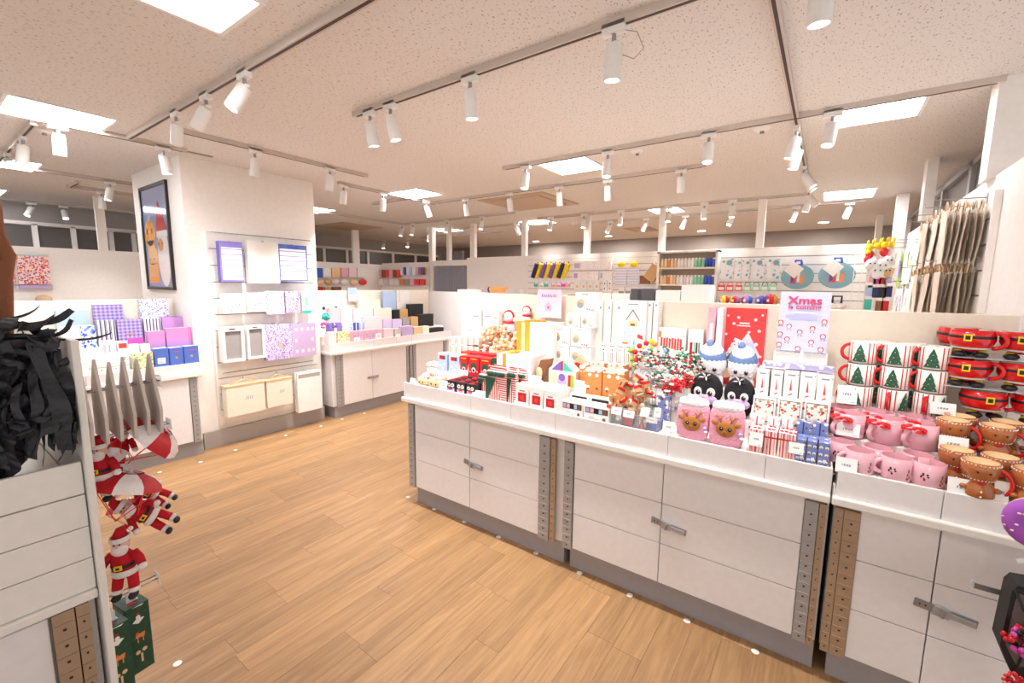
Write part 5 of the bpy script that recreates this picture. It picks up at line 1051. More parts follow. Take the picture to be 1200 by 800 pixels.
for a,b,c,d,mt,l in bwl: I('long_packet',l,'packet',a,b,c,d,'Y',6.2,.04,deco(bx(mt),('r',-.45,-.3,.2,.8,'lilac')))
for i in range(4): I('small_card_pack','small white picture card in the third row, %s from the left'%ORD[i],'card',673+i*7.6,679.5+i*7.6,330,340,'Y',6.2,.02,deco(bx('white'),('d',0,.45,.25,'cookie')),None,'picture cards on the back wall')
for i in range(2): I('hair_clip_card','white card with dark dots beside the picture cards, %s'%('left','right')[i],'card',706+i*6,711+i*6,328,342,'Y',6.2,.02,deco(bx('white'),('d',0,.7,.15,'navy'),('d',0,.3,.15,'navy')),None,'cards with dark dots')
for i,(a,b) in enumerate([(721,734),(736,748)]):
    o=I('striped_towel','pastel striped towel with a yellow top, %s of two'%('left','right')[i],'towel',a,b,313,334,'Y',6.18,.03,bx('pastel_band')); MB().sph((0,.0,o.dimensions[2]+.04),(.06,.03,.045),'yellow',n=10,k=6).build('yellow_duck',o)
I('straw_bag','tan woven bag hanging tilted on the back wall','bag',750,769,306,330,'Y',6.14,.06,lambda m,w,d,h:(m.box(-w*.35,w*.35,0,d,0,h*.8,'tan',Matrix.Translation((0,0,h*.1))@Matrix.Rotation(.6,4,'Y')),m.box(-w*.5,w*.1,.005,d,-h*.1,h*.3,'brown')))
for i,px in enumerate((725,733,741,749,757)): I('mini_packet','small dark and white packet below the towels, %s from the left'%ORD[i],'packet',px,px+6,336,344,'Y',6.2,.02,deco(bx('white'),('r',-.5,.5,0,.4,'grey')),None,'packets below the towels')
for i,(a,b) in enumerate([(844,860),(861,869),(870,879),(880,895),(898,915)]):
    I('bath_toy_packet','hanging packet with blue baby print, %s from the left'%ORD[i],'packet',a,b,303,327,'Y',6.19,.03,deco(bx('white_blue_baby'),('d',.15,.8,.22,'aqua_cloth')),None,'blue baby packets')
for i in range(7): 
    o=I('luggage_tag','small %s bag shaped tag in the row under the packets, %s from the left'%('coral' if i<3 else 'green',ORD[i]),'tag',841+i*10.2,849+i*10.2,334,341,'Y',6.2,.02,deco(bx('scarlet' if i<3 else 'mint'),('r',-.4,.4,.2,.7,'white')),None,'bag shaped tags')
    MB().tube([(math.cos(a)*.03,.01,o.dimensions[2]+math.sin(a)*.04) for a in [PI*k/8 for k in range(9)]],.004,'scarlet' if i<3 else 'green',5).build('loop',o)
for i,(px,r) in enumerate([(848,1),(861,1),(875,1.05),(891,1),(903,1.3)]):
    P=at(px,352,Y=6.1); t=thing('coloured_ball','multicoloured patchwork ball on the low shelf, %s from the left'%ORD[i],'ball',(P[0],6.12,P[2]),0,'patchwork balls')
    m=MB(); R_=.062*r; seg=['violet','blue','red','orange','yellow','red']
    for k in range(6):
        vs=[];
        for j in range(7):
            ph=-PI/2+PI*j/6
            for a in (2*PI*k/6,2*PI*(k+.5)/6,2*PI*(k+1)/6): vs.append((R_*math.cos(ph)*math.cos(a),R_*math.cos(ph)*math.sin(a),R_*math.sin(ph)))
        m.add(vs,[(j*3+c,j*3+c+1,j*3+c+4,j*3+c+3) for j in range(6) for c in range(2)],seg[(k+i)%6],True)
    m.build('ball',t); MB().sph((-.02,-R_*.9,.0),(.018,.006,.018),'white',n=8,k=5).build('star_patch',t)
plain('ball_shelf','narrow shelf under the patchwork balls','shelf',at(842,358,Y=6.1)[0],at(915,358,Y=6.1)[0],6.03,6.27,at(878,359,Y=6.1)[2]-.02,at(878,359,Y=6.1)[2],'mid_grey')
for i,(a,b,c,d) in enumerate([(916,953,305,339),(960,1002,302,338)]):
    loc,w,h=rect(a,b,c,d,'Y',6.1); t=thing('shell_bag','pale blue oval bag with bright blue handle, %s of two on the back wall'%('left','right')[i],'bag',loc,0,'pale blue oval bags')
    MB().prism([(w/2*math.cos(a_),h*.44+h*.42*math.sin(a_)*(1 if math.sin(a_)<0 else .95)) for a_ in [2*PI*k/24 for k in range(24)]],0,.06,'aqua_cloth').build('bag_body',t)
    MB().tube([(w/2*math.cos(a_),.03,h*.44+h*.41*math.sin(a_)) for a_ in [2*PI*k/24 for k in range(24)]],.010,'aqua_cloth',8,True).build('piping',t)
    MB().box(-w*.14,w*.14,.01,.04,h*.82,h*.88,'blue').tube([(-w*.12,.02,h*.84),(-w*.09,.02,h*1.0),(w*.09,.02,h*1.0),(w*.12,.02,h*.84)],.014,'blue',6).build('handle',t)
    MB().size(w,h).box(-.07,.07,-.008,-.005,-.07,.07,'card',Matrix.Translation((-w*.12,0,h*.68))@Matrix.Rotation(.7,4,'Y')).build('swing_tag',t)
    m=MB().size(w,h); m.frp([(-.22,.2),(-.02,.2),(-.02,.6),(-.2,.6)],'scarlet'); m.frp([(-.2,.25),(-.1,.25),(-.08,.5),(-.18,.55)],'blue'); m.frd(-.08,.42,.05,'orange'); m.frp([(.08,.2),(.22,.2),(.2,.52),(.12,.52)],'orange'); m.frp([(.0,.25),(.08,.25),(.08,.6),(.02,.6)],'white'); m.build('print',t)
I('patterned_toy_bag','white toy bag with blue handle, lower right of the blue bags','bag',971,992,352,362,'Y',6.1,.08,lambda m,w,d,h:(m.sph((0,d/2,h*.4),(w/2,d/2,h*.5),'pale_print'),m.tube([(-w*.3,0,h*.7),(-w*.3,0,h*1.5),(w*.2,0,h*1.5),(w*.2,0,h*.7)],.012,'navy',6)))
# far corner goods on the left and back walls
for i,(a,b,mt) in enumerate([(372,378,'blue'),(379,388,'pale_print'),(389,399,'cookie'),(400,408,'pink'),(409,418,'pale_pink'),(419,430,'white')]):
    I('toy_packet','packet on the far left wall, upper row, %s from the left'%ORD[i],'packet',a,b,314,325,'X',-7.93,.05,bx(mt),None,'far left wall packets')
for i,(a,b,mt) in enumerate([(373,380,'cookie'),(381,390,'tan'),(391,399,'pale_pink'),(400,410,'white'),(411,420,'peach'),(421,431,'scarlet')]):
    I('toy_packet','packet on the far left wall, lower row, %s from the left'%ORD[i],'packet',a,b,327,334,'X',-7.93,.05,lambda m,w,d,h,mt=mt:m.sph((0,d/2,h/2),(w/2,d/2,h/2),mt,n=10,k=6),None,'far left wall lower packets')
for i,(a,b,mt) in enumerate([(373,379,'red'),(381,388,'tan'),(390,400,'brown')]): I('toy_packet','dark packet low on the far left wall, %s from the left'%ORD[i],'packet',a,b,336,340,'X',-7.93,.05,bx(mt),None,'far left wall low packets')
for i in range(6): I('pink_toy_packet','pink and red packet in the far corner, %s from the left'%ORD[i],'packet',443+i*4.3,446.9+i*4.3,316,325,'Y',6.22,.04,bx(['pink','brown','scarlet'][i%3]),None,'far corner pink packets')
for i in range(8): I('slim_packet','slim packet right of the pink ones in the far corner, %s from the left'%ORD[i],'packet',469+i*3.5,472+i*3.5,313,322,'Y',6.22,.04,bx(['white','blue','white','sky','white','pink','violet','brown'][i]),None,'far corner slim packets')
for i in range(9): I('low_packet','packet in the far corner lower row, %s from the left'%ORD[i],'packet',444+i*6,449+i*6,327,334,'Y',6.22,.04,bx(['white','pale_pink','white','white','orange','grey','pink','scarlet','scarlet'][i]),None,'far corner lower packets')
# =============== left wall goods ===============
PT('triangles','check',[(250,236,230),(226,76,56)],24)
for i,(a,b,c,d) in enumerate([(20,59,300,333),(5,17,302,332)]):
    loc,w,h=rect(a,b,c,d,'X',-7.95); t=thing('patterned_bag','red and white patterned bag hanging on the far left wall, %s'%('larger, right','narrow, left')[i],'bag',loc,PI/2)
    MB().prism([(-w/2,0),(w/2,.0),(w*.46,h),(-w*.46,h)],0,.05,'multi_dots').build('bag_body',t)
    MB().box(-w/2,w/2,.0,.05,-h*.16,-.01,'lilac').build('lower_fold',t); MB().box(-w*.5,w*.5,.01,.02,h+.0,h+.03,'clear_edge').build('hanger_bar',t)
I('woven_basket','pale woven basket under the patterned bag','basket',42,63,346,352,'X',-7.9,.15,lambda m,w,d,h:m.sph((0,d/2,h*.2),(w/2,d/2,h*.9),'wood',n=14,k=8)); I('white_carton','plain white carton at the left edge below the patterned bag','box',10,35,342,356,'X',-7.9,.2,bx('white'))
# =============== slatted board on the pillar ===============
t=slatboard('slat_board','tall white slatted board on the pillar with calendars and frames',-4.744,1.75,2.775,.20,2.06,1,12,'white_paint')
struct(MB().box(-4.745,-4.715,1.59,2.83,0,.16,'mid_grey').build('baseboard_pillar'))
for i,(z,a,b) in enumerate([(2.055,1.77,2.73),(1.44,1.80,2.70),(1.10,1.80,2.70),(.72,1.78,2.70)]): tag(MB().tube([(0,-(b-a)/2,0),(0,(b-a)/2,0)],.005,'steel',6).box(-.03,0,-.3,-.29,-.005,.005,'steel').box(-.03,0,.29,.3,-.005,.005,'steel').build('display_rail',loc=(-4.69,(a+b)/2,z)),'thin steel rail on the pillar board, %s from the top'%ORD[i],'rail','rails on the pillar board')
XF=-4.60
def stack(name,label,cat,a,b,c,d,mat,n=3,dx=.025,prints=(),XX=XF,deep=.012):
    loc,w,h=rect(a,b,c,d,'X',XX); t=thing(name,label,cat,loc,PI/2)
    for k in range(n):
        m=MB().size(w,h); m.box(-w/2,w/2,k*dx,k*dx+deep,0,h,mat)
        if k==0:
            for o in prints:
                if o[0]=='r': m.fr(*o[1:])
                elif o[0]=='d': m.frd(*o[1:])
                else: m.frp(*o[1:])
        m.build('sheet',t)
    MB().box(-.008,.008,0,-4.724*-1*0+abs(XX+4.724),h-.008,h+.004,'clear_edge').build('hook',t)
    return t,w,h
pl=[('r',-.42,.46,.03,.85,'planner'),('r',-.42,.46,.03,.05,'violet')]
stack('planner_pad','violet weekly planner at the upper left of the pillar board','planner',258,285,283,330,'violet',3,.028,pl); stack('planner_pad','white planner with pale pink edge in the middle of the top row','planner',291,327,283,332,'white',3,.028,[('r',-.4,.45,.05,.93,'white'),('r',-.45,.45,0,.03,'pale_pink')])
stack('planner_pad','blue weekly planner at the upper right of the pillar board','planner',327,360,287,329,'card_blue',3,.022,[('r',-.46,.46,.03,.88,'planner'),('r',-.2,.2,.9,.96,'blue')])
fl_=[('r',-.45,.45,.8,.84,'pale_pink'),('p',[(-.2,.1),(.3,.2),(.25,.6),(-.15,.55)],'floral_lilac')]
for i,(a,b,c,d,mt) in enumerate([(261,287,344,367,'white'),(290,312,343,365,'white'),(314,333,341,368,'floral_lilac'),(335,352,341,366,'floral_purple'),(354,365,343,367,'white')]):
    stack('card_set','%s card set in the second row, %s from the left'%(('white floral','white floral','lilac floral','lilac patterned','white and teal')[i],ORD[i]),'card set',a,b,c,d,mt,2,.03,fl_ if i<2 else ([('r',-.3,.3,.7,.9,'white')] if i<4 else [('r',-.5,.5,0,.15,'teal'),('r',-.2,.2,.4,.8,'mint')]),deep=.02)
for i,(a,b,c,d) in enumerate([(261,287,383,424),(290,311,381,420)]):
    loc,w,h=rect(a,b,c,d,'X',XF); t=thing('box_frame','deep white picture frame, %s of two on the pillar board'%('left','right')[i],'frame',loc,PI/2,'white box frames'); e=w*.13
    m=MB(); [m.box(*q,0,.09,z0,z1,'white') for q,z0,z1 in (((-w/2,-w/2+e),0,h),((w/2-e,w/2),0,h),((-w/2+e,w/2-e),0,e),((-w/2+e,w/2-e),h-e*1.6,h))]; m.build('frame_body',t)
    MB().box(-w/2+e,w/2-e,.02,.03,e,h-e*1.6,'grey').build('grey_panel',t); MB().box(-w*.18,w*.1,-.003,0,h-e,h-e*.6,'dark').build('slot',t)
stack('notebook','lilac floral notebook with gold clasp on the pillar board','notebook',311,343,380,421,'floral_purple',2,.03,[('d',.05,.38,.09,'wood')],deep=.025); stack('notebook','plain lilac notebook with pale figures, right end of third row','notebook',343,370,379,417,'lilac',2,.03,[('r',x,x+.12,z,z+.1,'pale_pink') for x in (-.4,-.15,.12,.32) for z in (.12,.78)]+[('r',-.4,-.3,.45,.56,'pale_pink'),('r',.3,.42,.45,.56,'pale_pink')],deep=.025)
for i,(a,b,c,d) in enumerate([(266,311,451,485),(313,343,445,475)]):
    loc,w,h=rect(a,b,c,d,'X',XF+.02); t=thing('canvas_storage_bag','cream fabric storage bag on a wooden hanger, %s of two'%('larger left','smaller right')[i],'bag',loc,PI/2,'cream hanger bags')
    MB().box(-w/2,w/2,0,.10,0,h,'cream_panel').build('bag_body',t); MB().box(-w/2-.01,w/2+.005,-.004,.104,h,h+.015,'wood').build('wooden_bar',t)
    MB().tube([(-w*.35,.05,h+.02),(-w*.15,.05,h+.035),(0,.05,h+.055),(w*.15,.05,h+.035),(w*.35,.05,h+.02)],.007,'wood',6).tube([(0,.05,h+.055),(0,.05,h+.085)],.004,'steel',6).build('hanger',t)
    m=MB().size(w,h)
    for k in range(4): m.frp([(-.02+.05*k,.5),(.0+.05*k,.5),(.025+.05*k,.62),(.005+.05*k,.62)],'ink')
    m.build('small_print',t)
stack('canvas_board','plain white clear-wrapped board at the lower right of the pillar board','board',349,377,435,481,'white',2,.05,[('r',-.45,.45,.86,.95,'mid_grey')],deep=.02)
# framed poster on the pillar
xa=-5.81; xb=-5.07; z0=1.512; z1=2.53
t=thing('framed_poster','black framed poster with a smiling pumpkin and a bearded gnome in a red hat','poster',((xa+xb)/2,1.56,z0)); w=xb-xa; h=z1-z0
m=MB(); e=.03; [m.box(*q,*r_,'frame_black') for q,r_ in (((-w/2,-w/2+e,0,.025),(0,h)),((w/2-e,w/2,0,.025),(0,h)),((-w/2+e,w/2-e,0,.025),(0,e)),((-w/2+e,w/2-e,0,.025),(h-e,h)))]; m.build('frame',t)
M('poster_blue',(150,164,206),rough=.08,coat=.6); M('poster_orange',(240,160,40),rough=.08,coat=.6); M('poster_loaf',(236,176,110),rough=.08,coat=.6); M('poster_hat',(196,64,60),rough=.08,coat=.6); M('poster_white',(236,232,232),rough=.08,coat=.6)
p_=MB().size(w,h); p_.box(-w/2+e,w/2-e,.012,.02,e,h-e,'poster_blue'); p_.k=-40
p_.v=[(a,b,c) for a,b,c in p_.v]
def pr_(pts,mt,kk): p_.add([(a*w,.0115-kk*.0004,c*h) for a,c in pts],[tuple(range(len(pts)))],mt)
ci=lambda cx,cz,rx,rz,n=16:[(cx+rx*math.cos(2*PI*k/n),cz+rz*math.sin(2*PI*k/n)) for k in range(n)]
pr_(ci(.22,.30,.22,.27),'poster_white',1); pr_(ci(-.23,.53,.21,.15),'poster_orange',2); pr_([(-.4,.07),(-.02,.07),(.0,.38),(-.1,.43),(-.36,.42)],'poster_loaf',2.5); pr_([(-.38,.08),(-.04,.08),(-.04,.13),(-.38,.13)],'poster_orange',3)
pr_([(-.02,.53),(.42,.53),(.30,.70),(.14,.85)],'poster_hat',3); pr_(ci(.14,.43,.1,.06),'poster_loaf',4); pr_([(.02,.5),(.42,.5),(.42,.56),(.02,.56)],'poster_white',4)
for a,b,c,d in ((-.33,.57,.03,.03),(-.15,.57,.03,.03),(-.24,.47,.10,.014),(.08,.44,.02,.012),(.2,.44,.02,.012),(-.3,.3,.02,.01),(-.15,.3,.02,.01),(-.23,.25,.07,.006)): pr_(ci(a,b,c,d,8),'dark',5)
pr_([(-.28,.67),(-.2,.67),(-.17,.72),(-.24,.72)],'grey',3); pr_([(-.38,.49),(-.24,.455),(-.09,.49),(-.13,.45),(-.24,.425),(-.34,.45)],'dark',6)
for q in (-.33,-.23,-.13): pr_(ci(q,.53,.012,.13,8),'orange',3)
p_.build('print',t)
# =============== pastel counter right of the pillar ===============
L1,L2,L3=.885,.97,1.06
def LI(name,label,cat,a,b,c,d,row,fn,depth=.08,base=1,group='pastel goods right of the pillar'):
    v=(-4.615,-4.785,-4.975)[row]; z=(L1,L2,L3)[row]; return I(name,label,cat,a,b,c,d,'X',v,depth,fn,z if base else None,group)
LI('jar_set','clear set of little yellow jars on the front step','jars',396,410,389,402,0,bx('floral_green','yellow')); LI('jar_set','clear set of little pink jars at the front left corner','jars',385,394,389,404,0,bx('pale_pink','pink'))
for i in range(5): LI('pink_box','small rose pink box in the front row, %s from the left'%ORD[i],'box',413+i*7.1,419.4+i*7.1,388-i*.6,401-i*1.4,0,deco(bx('pink','pink'),('r',-.3,.3,.3,.7,'lilac')))
LI('pale_box','pale pink box at the end of the rose pink boxes','box',450,461,385,397,0,bx('gingham_pink')); LI('grey_box','small taupe box right of the pale pink box','box',463,470,385,394,0,bx('beige_card')); LI('lilac_box','small lilac box in the front row','box',472,484,382,395,0,bx('lilac','lilac'))
LI('cream_box','cream box in the front row, left of two','box',485,494,383,393,0,bx('cookie','cream_panel')); LI('cream_box','cream box in the front row, right of two','box',495,503,382,391,0,bx('cream_panel')); LI('black_tray','low black tray at the far end of the pastel counter','tray',504,520,384,389,0,bx('black'),.1)
for i,(a,b,c,d) in enumerate([(415,422,395,402),(440,447,390,398),(464,469,391,397),(497,501,388,393)]): pricecard(a,b,c,d,'X',-4.600,'tiny price card on the pastel counter, %s from the left'%ORD[i],base=L1)
for i,(a,b,mt,l) in enumerate([(386,400,'violet','violet striped'),(401,414,'floral_lilac','lilac patterned'),(415,420,'blue','blue and white striped'),(421,426,'sky','pale blue')]): LI('sock_box','%s box on the second step'%l,'box',a,b,378,389,1,deco(bx(mt),('r',-.1,.1,0,1,'white')))
LI('pink_panel_box','large plain pale pink box on the second step','box',427,448,371,387,1,bx('pale_pink','pink'))
for i,(a,b) in enumerate([(449,459),(460,471)]): LI('checked_box','lilac checked box on the second step, %s'%('left','right')[i],'box',a,b,374,384,1,bx('lilac_check','lilac'))
LI('grey_box','grey striped box right of the lilac checked boxes','box',472,480,373,382,1,bx('grey')); LI('kraft_box','kraft tan box on the second step','box',482,490,371,381,1,bx('tan','tan')); LI('black_box','black box at the far end of the second step','box',491,508,368,380,1,bx('black','black'),.12)
for i,(a,b,mt) in enumerate([(386,399,'pink_stripes'),(400,413,'multi_dots')]): LI('stripe_box','%s paper box on the rear step'%('pink striped','red dotted')[i],'box',a,b,361,377,2,bx('pink_stripes' if i==0 else 'pale_print'))
for i,(a,b) in enumerate([(414,437),(438,459)]): LI('blush_box','wide blush box on the rear step, %s'%('left','right')[i],'box',a,b,361,373,2,bx('pale_pink' if i==0 else 'cream_panel'))
LI('black_box','small black box left of the kraft box on the rear step','box',461,468,363,372,2,bx('black')); LI('kraft_box','kraft box on the rear step, between black boxes','box',469,478,362,372,2,bx('tan','tan')); LI('black_bag','large black glossy bag at the rear','bag',479,496,356,370,2,bx('black','black'),.06)
for i,(a,b) in enumerate([(374,387),(388,402)]): I('print_box','white box with navy prints high at the rear, %s'%('left','right')[i],'box',a,b,352,366,'X',-5.08,.05,deco(bx('white'),('d',-.1,.7,.15,'navy'),('d',.2,.4,.1,'violet')),L3+.0)
I('yellow_card_box','long cream box with yellow stripes at the rear','box',420,446,351,364,'X',-5.08,.05,bx('cream_panel'),L3); I('aqua_bag','pale aqua paper bag standing at the rear','bag',449,464,341,361,'X',-5.07,.05,bx('sky'),L3)
I('white_paper_bag','white paper bag with string, rear right','bag',465,480,340,362,'X',-5.09,.05,deco(bx('white'),('r',-.3,-.28,.6,1,'grey')),L3); I('pastel_sign','pale blue and pink sign above the pastel boxes','sign',408,418,337,353,'X',-5.13,.01,deco(bx('sky'),('r',-.5,.5,0,.5,'sign_pink')))
P=at(382,371,X=-4.72); pompom_o=MB()
for i in range(70): v=Vector((rr.gauss(0,1),rr.gauss(0,1),rr.gauss(0,1))).normalized()*.045*rr.uniform(.6,1); pompom_o.sph(tuple(v),.012,'teal',n=6,k=4)
tag(pompom_o.build('pompom',loc=tuple(P)),'turquoise pompom at the pillar end of the pastel counter','pompom'); 
for i,(px,mt) in enumerate([(379,'magenta'),(392,'purple')]):
    P=at(px,381,X=-4.70); m=MB()
    for k in range(30): v=Vector((rr.gauss(0,1),rr.gauss(0,1),rr.gauss(0,1))).normalized()*.03; m.sph(tuple(v),.009,mt,n=6,k=4)
    tag(m.build('pompom',loc=tuple(P)),'%s pompom below the turquoise one'%('magenta','purple')[i],'pompom')
# =============== purple counter left of the pillar ===============
K1,K2,K3=.86,.95,1.04
def KI(name,label,cat,a,b,c,d,row,fn,depth=.07,group='purple goods left of the pillar'):
    v=(-4.615,-4.785,-4.975)[row]; z=(K1,K2,K3)[row]; return I(name,label,cat,a,b,c,d,'X',v,depth,fn,z,group)
for i,(a,b,c,d) in enumerate([(181,198,408,430),(199,215,407,429),(216,233,405,426)]): KI('blue_box','bright blue box with small gold print, %s from the left'%ORD[i],'box',a,b,c,d,0,deco(bx('card_blue','sky'),*([('r',-.3,.25,.2,.5,'white'),*lines(-.25,.2,.25,.45,3,'grey')] if i==0 else [('d',0,.45,.1,'gold'),('r',-.2,.2,.75,.79,'scarlet')])))
KI('floral_card_box','pale green floral card box on the front step','box',157,180,413,434,0,bx('floral_green'))
KI('white_drawer_box','long white box with grey clasp print, nearest the end board','box',104,153,425,446,0,deco(bx('white'),('r',-.5,.5,.62,.66,'grey'),('d',-.2,.4,.02,'ink'),('d',.15,.4,.02,'ink')),.07); I('white_drawer_box','second white box lying behind, with a small dark clip','box',103,151,414,428,'X',-4.70,.07,deco(bx('white'),('p',[(.3,.5),(.42,.75),(.44,.7),(.34,.48)],'ink')),K1+.0)
KI('book_pair','lilac to pink fading notebook, left one','notebook',174,194,388,416,1,bx('book_fade','pink')); KI('book_pair','lilac to pink fading notebook, right one with several spines','notebook',195,225,384,410,1,deco(bx('book_fade','pink'),('r',.38,.40,0,1,'magenta'),('r',.45,.46,0,1,'magenta')))
KI('tape_card','small white card with coloured tapes, %s'%'leftmost','card',119,136,399,415,1,deco(bx('white'),('r',-.4,-.2,.1,.8,'lilac'),('r',0,.1,.1,.8,'ink'))); KI('tape_card','small white card of tapes, second','card',138,150,400,415,1,deco(bx('white'),('r',-.4,.4,.6,.9,'scarlet')))
for i,(a,b) in enumerate([(153,163),(165,176)]): I('white_carton','tiny white carton below the magenta tape, %s'%('left','right')[i],'box',a,b,403,414,'X',-4.70,.05,bx('white'),K1,'purple goods left of the pillar')
KI('magenta_tape_set','magenta and violet tape rolls in a row','tape',151,168,396,404,1,bx('magenta','magenta'),.03)
for i in range(4): KI('striped_notebook','white and navy striped notebook standing upright, %s from the left'%ORD[i],'notebook',115+i*5.4,119.6+i*5.4,375,399,2,bx('stripe_navy'))
KI('checked_box','violet checked box with gold script on the rear step','box',138,167,374,396,2,deco(bx('bowtie_check','violet'),('r',-.2,.2,.4,.44,'gold'))); KI('striped_notebook','striped notebooks right of the violet checked box','notebook',169,189,373,390,2,bx('stripe_navy','white')); KI('purple_folder','plain purple folder at the right end of the rear step','folder',190,214,371,384,2,bx('book_fade_soft','purple'))
I('checked_box','tall violet checked box with a white label, topmost','box',110,145,357,380,'X',-5.08,.06,deco(bx('bowtie_check'),('r',-.1,.22,.3,.6,'white')),K3,'purple goods left of the pillar'); I('floral_box','white box with lilac flowers, topmost by the pillar','box',164,198,350,376,'X',-5.08,.06,bx('floral_lilac'),K3)
KI('blue_floral_box','white box with bright blue flowers behind the black crepe','box',97,113,382,406,2,bx('floral_blue')); I('pale_blue_box','pale blue box at the rear behind the black crepe','box',66,104,364,385,'X',-5.08,.06,deco(bx('sky'),('r',-.5,.5,0,.6,'white')),K3)
# =============== near left edge ===============
# crepe heap: individual strips
t=thing('crepe_garland','heap of black crepe paper strips filling the shelf at the left edge','garland',(-1.62,.0,1.15))
rr=random.Random(21)
def strip(p0,p1,sag,w,tw):
    m=MB(); n=12; P0=Vector(p0);P1=Vector(p1); vs=[]; a0=rr.uniform(0,3)
    for i in range(n+1):
        u=i/n; c=P0.lerp(P1,u)+Vector((sag*math.sin(PI*u)+.006*math.sin(9*u+a0),.005*math.cos(7*u+a0),.006*math.sin(6*u+a0))); ang=a0+tw*u; s_=Vector((.35*math.cos(ang),math.cos(ang)*.8,math.sin(ang)*.6))
        ww=w*(1+.15*math.sin(9*u+a0)); cr=Vector((.005*math.sin(16*u),0,0)); vs+=[c-s_*ww/2,c+cr,c+s_*ww/2]
    m.add(vs,[(3*i+j,3*i+j+1,3*i+j+4,3*i+j+3) for i in range(n) for j in range(2)],'crepe_black',True); return m.build('strip',t)
for i in range(120):
    y=.225-.55*rr.random()**1.5; z1=rr.uniform(.10,.31)-.3*max(0,y-.17); strip((rr.uniform(-.02,.12),y,z1),(rr.uniform(.08,.15),min(.228,y+rr.uniform(-.05,.06)),rr.uniform(-.06,.08)+.35*max(0,y-.08)),rr.uniform(.0,.03),rr.uniform(.022,.042),rr.uniform(-.8,.8))
for i in range(70):
    y=rr.uniform(-.34,.16); z=rr.uniform(.20,.31)-.05*(y>.14); strip((rr.uniform(-.1,.1),y,z),(rr.uniform(-.05,.11),min(.205,y+rr.uniform(.05,.14)),z+rr.uniform(-.05,.02)),rr.uniform(-.02,.03),rr.uniform(.015,.035),rr.uniform(-2,2))
for i in range(85):
    y=rr.uniform(0,.225); z=rr.uniform(.05,.32)-.2*max(0,y-.16); q=Vector((0,rr.uniform(-.6,1),rr.uniform(-1,.5))).normalized()*rr.uniform(.06,.12)
    strip((rr.uniform(.02,.11),y,z),(rr.uniform(.04,.13),max(-.3,min(.222,y+q.y)),min(.33,z+q.z)),rr.uniform(0,.02),rr.uniform(.024,.042),rr.uniform(-.7,.7))
strip((.08,.17,.275),(.10,.325,.285),.0,.012,.3); strip((.06,.15,.305),(.08,.262,.345),0,.022,.8); strip((.06,.19,.27),(.08,.26,.32),0,.014,.8); strip((.0,.1,.3),(.02,.21,.36),0,.02,.8)
MB().box(-.30,.0,-.36,.10,-.085,.20,'crepe_black').sph((-.10,.10,.10),(.13,.105,.2),'crepe_black').sph((-.1,-.08,.2),(.12,.22,.09),'crepe_black').build('core',t)
t.location[2]=1.175
for i in range(12): 
    y=-.20+i*.028; tag(MB().ribbon([(0,0,0),(.004,.0,.03),(-.003,0,.06)],.026,'crepe_black',(0,1,0)).box(-.05,-.045,-.011,.011,.0,.055,'black').build('ruffled_band',loc=(-1.74,y,1.45)),'folded black ruffled band standing behind the crepe heap, %s from the left edge'%ORD[i],'band','ruffled bands')
# gnarled brown branch
t=thing('gnarled_branch','gnarled brown decorative branch at the left edge above the crepe','decoration',(-1.69,.170,1.44)); 
MB().tube([(.0,-.024,-.06),(.0,-.020,.02),(0,-.010,.10),(0,-.004,.16),(0,.004,.22),(0,-.006,.27),(0,-.004,.34),(0,-.012,.40)],[.018,.022,.019,.017,.020,.016,.015,.010],'bark',12).build('trunk',t)
MB().tube([(0,-.0,.2),(.01,-.03,.28),(0,-.06,.36)],[.018,.014,.008],'bark',8).build('twig',t)
# hooks and hanging goods beyond the end board
EY=.2545
def hook(x,z,L_,l): tag(MB().tube([(-.012,0,0),(-.012,L_,.008)],.0022,'steel',6).tube([(.012,0,.0),(.012,L_,.008)],.0022,'steel',6).box(-.02,.02,L_,L_+.003,-.012,.022,'clear_edge').build('display_hook',loc=(x,EY,z)),l,'hook')
hook(-1.66,.66,.145,'double wire hook with clear end tab over the green boxes'); hook(-1.62,1.16,.20,'wire hook carrying the hanging Santas'); hook(-1.60,1.30,.18,'wire hook carrying the grey felt cones')
for i in range(6):
    y=EY+.012+i*.0295; t=thing('felt_pennant','grey folded card pennant with red print, %s from the end board'%ORD[i],'pennant',(-1.585,y,1.175),0,'grey pennants'); k=.95+.05*(i%2)
    m=MB(); pts=[(-.055,.0),(.055,-.01),(.065,.06),(.0,.215*k),(-.05,.12)]; m.prism(pts,-.0035,.0035,'beige_card'); m.build('card',t); m=MB().size(1,1); m.k=12; m.frp([(-.02,.08),(.02,.07),(.03,.10),(0,.115),(-.02,.10)],'red'); m.frp([(0,.03),(.03,.04),(.01,.06)],'red'); m.build('red_print',t)
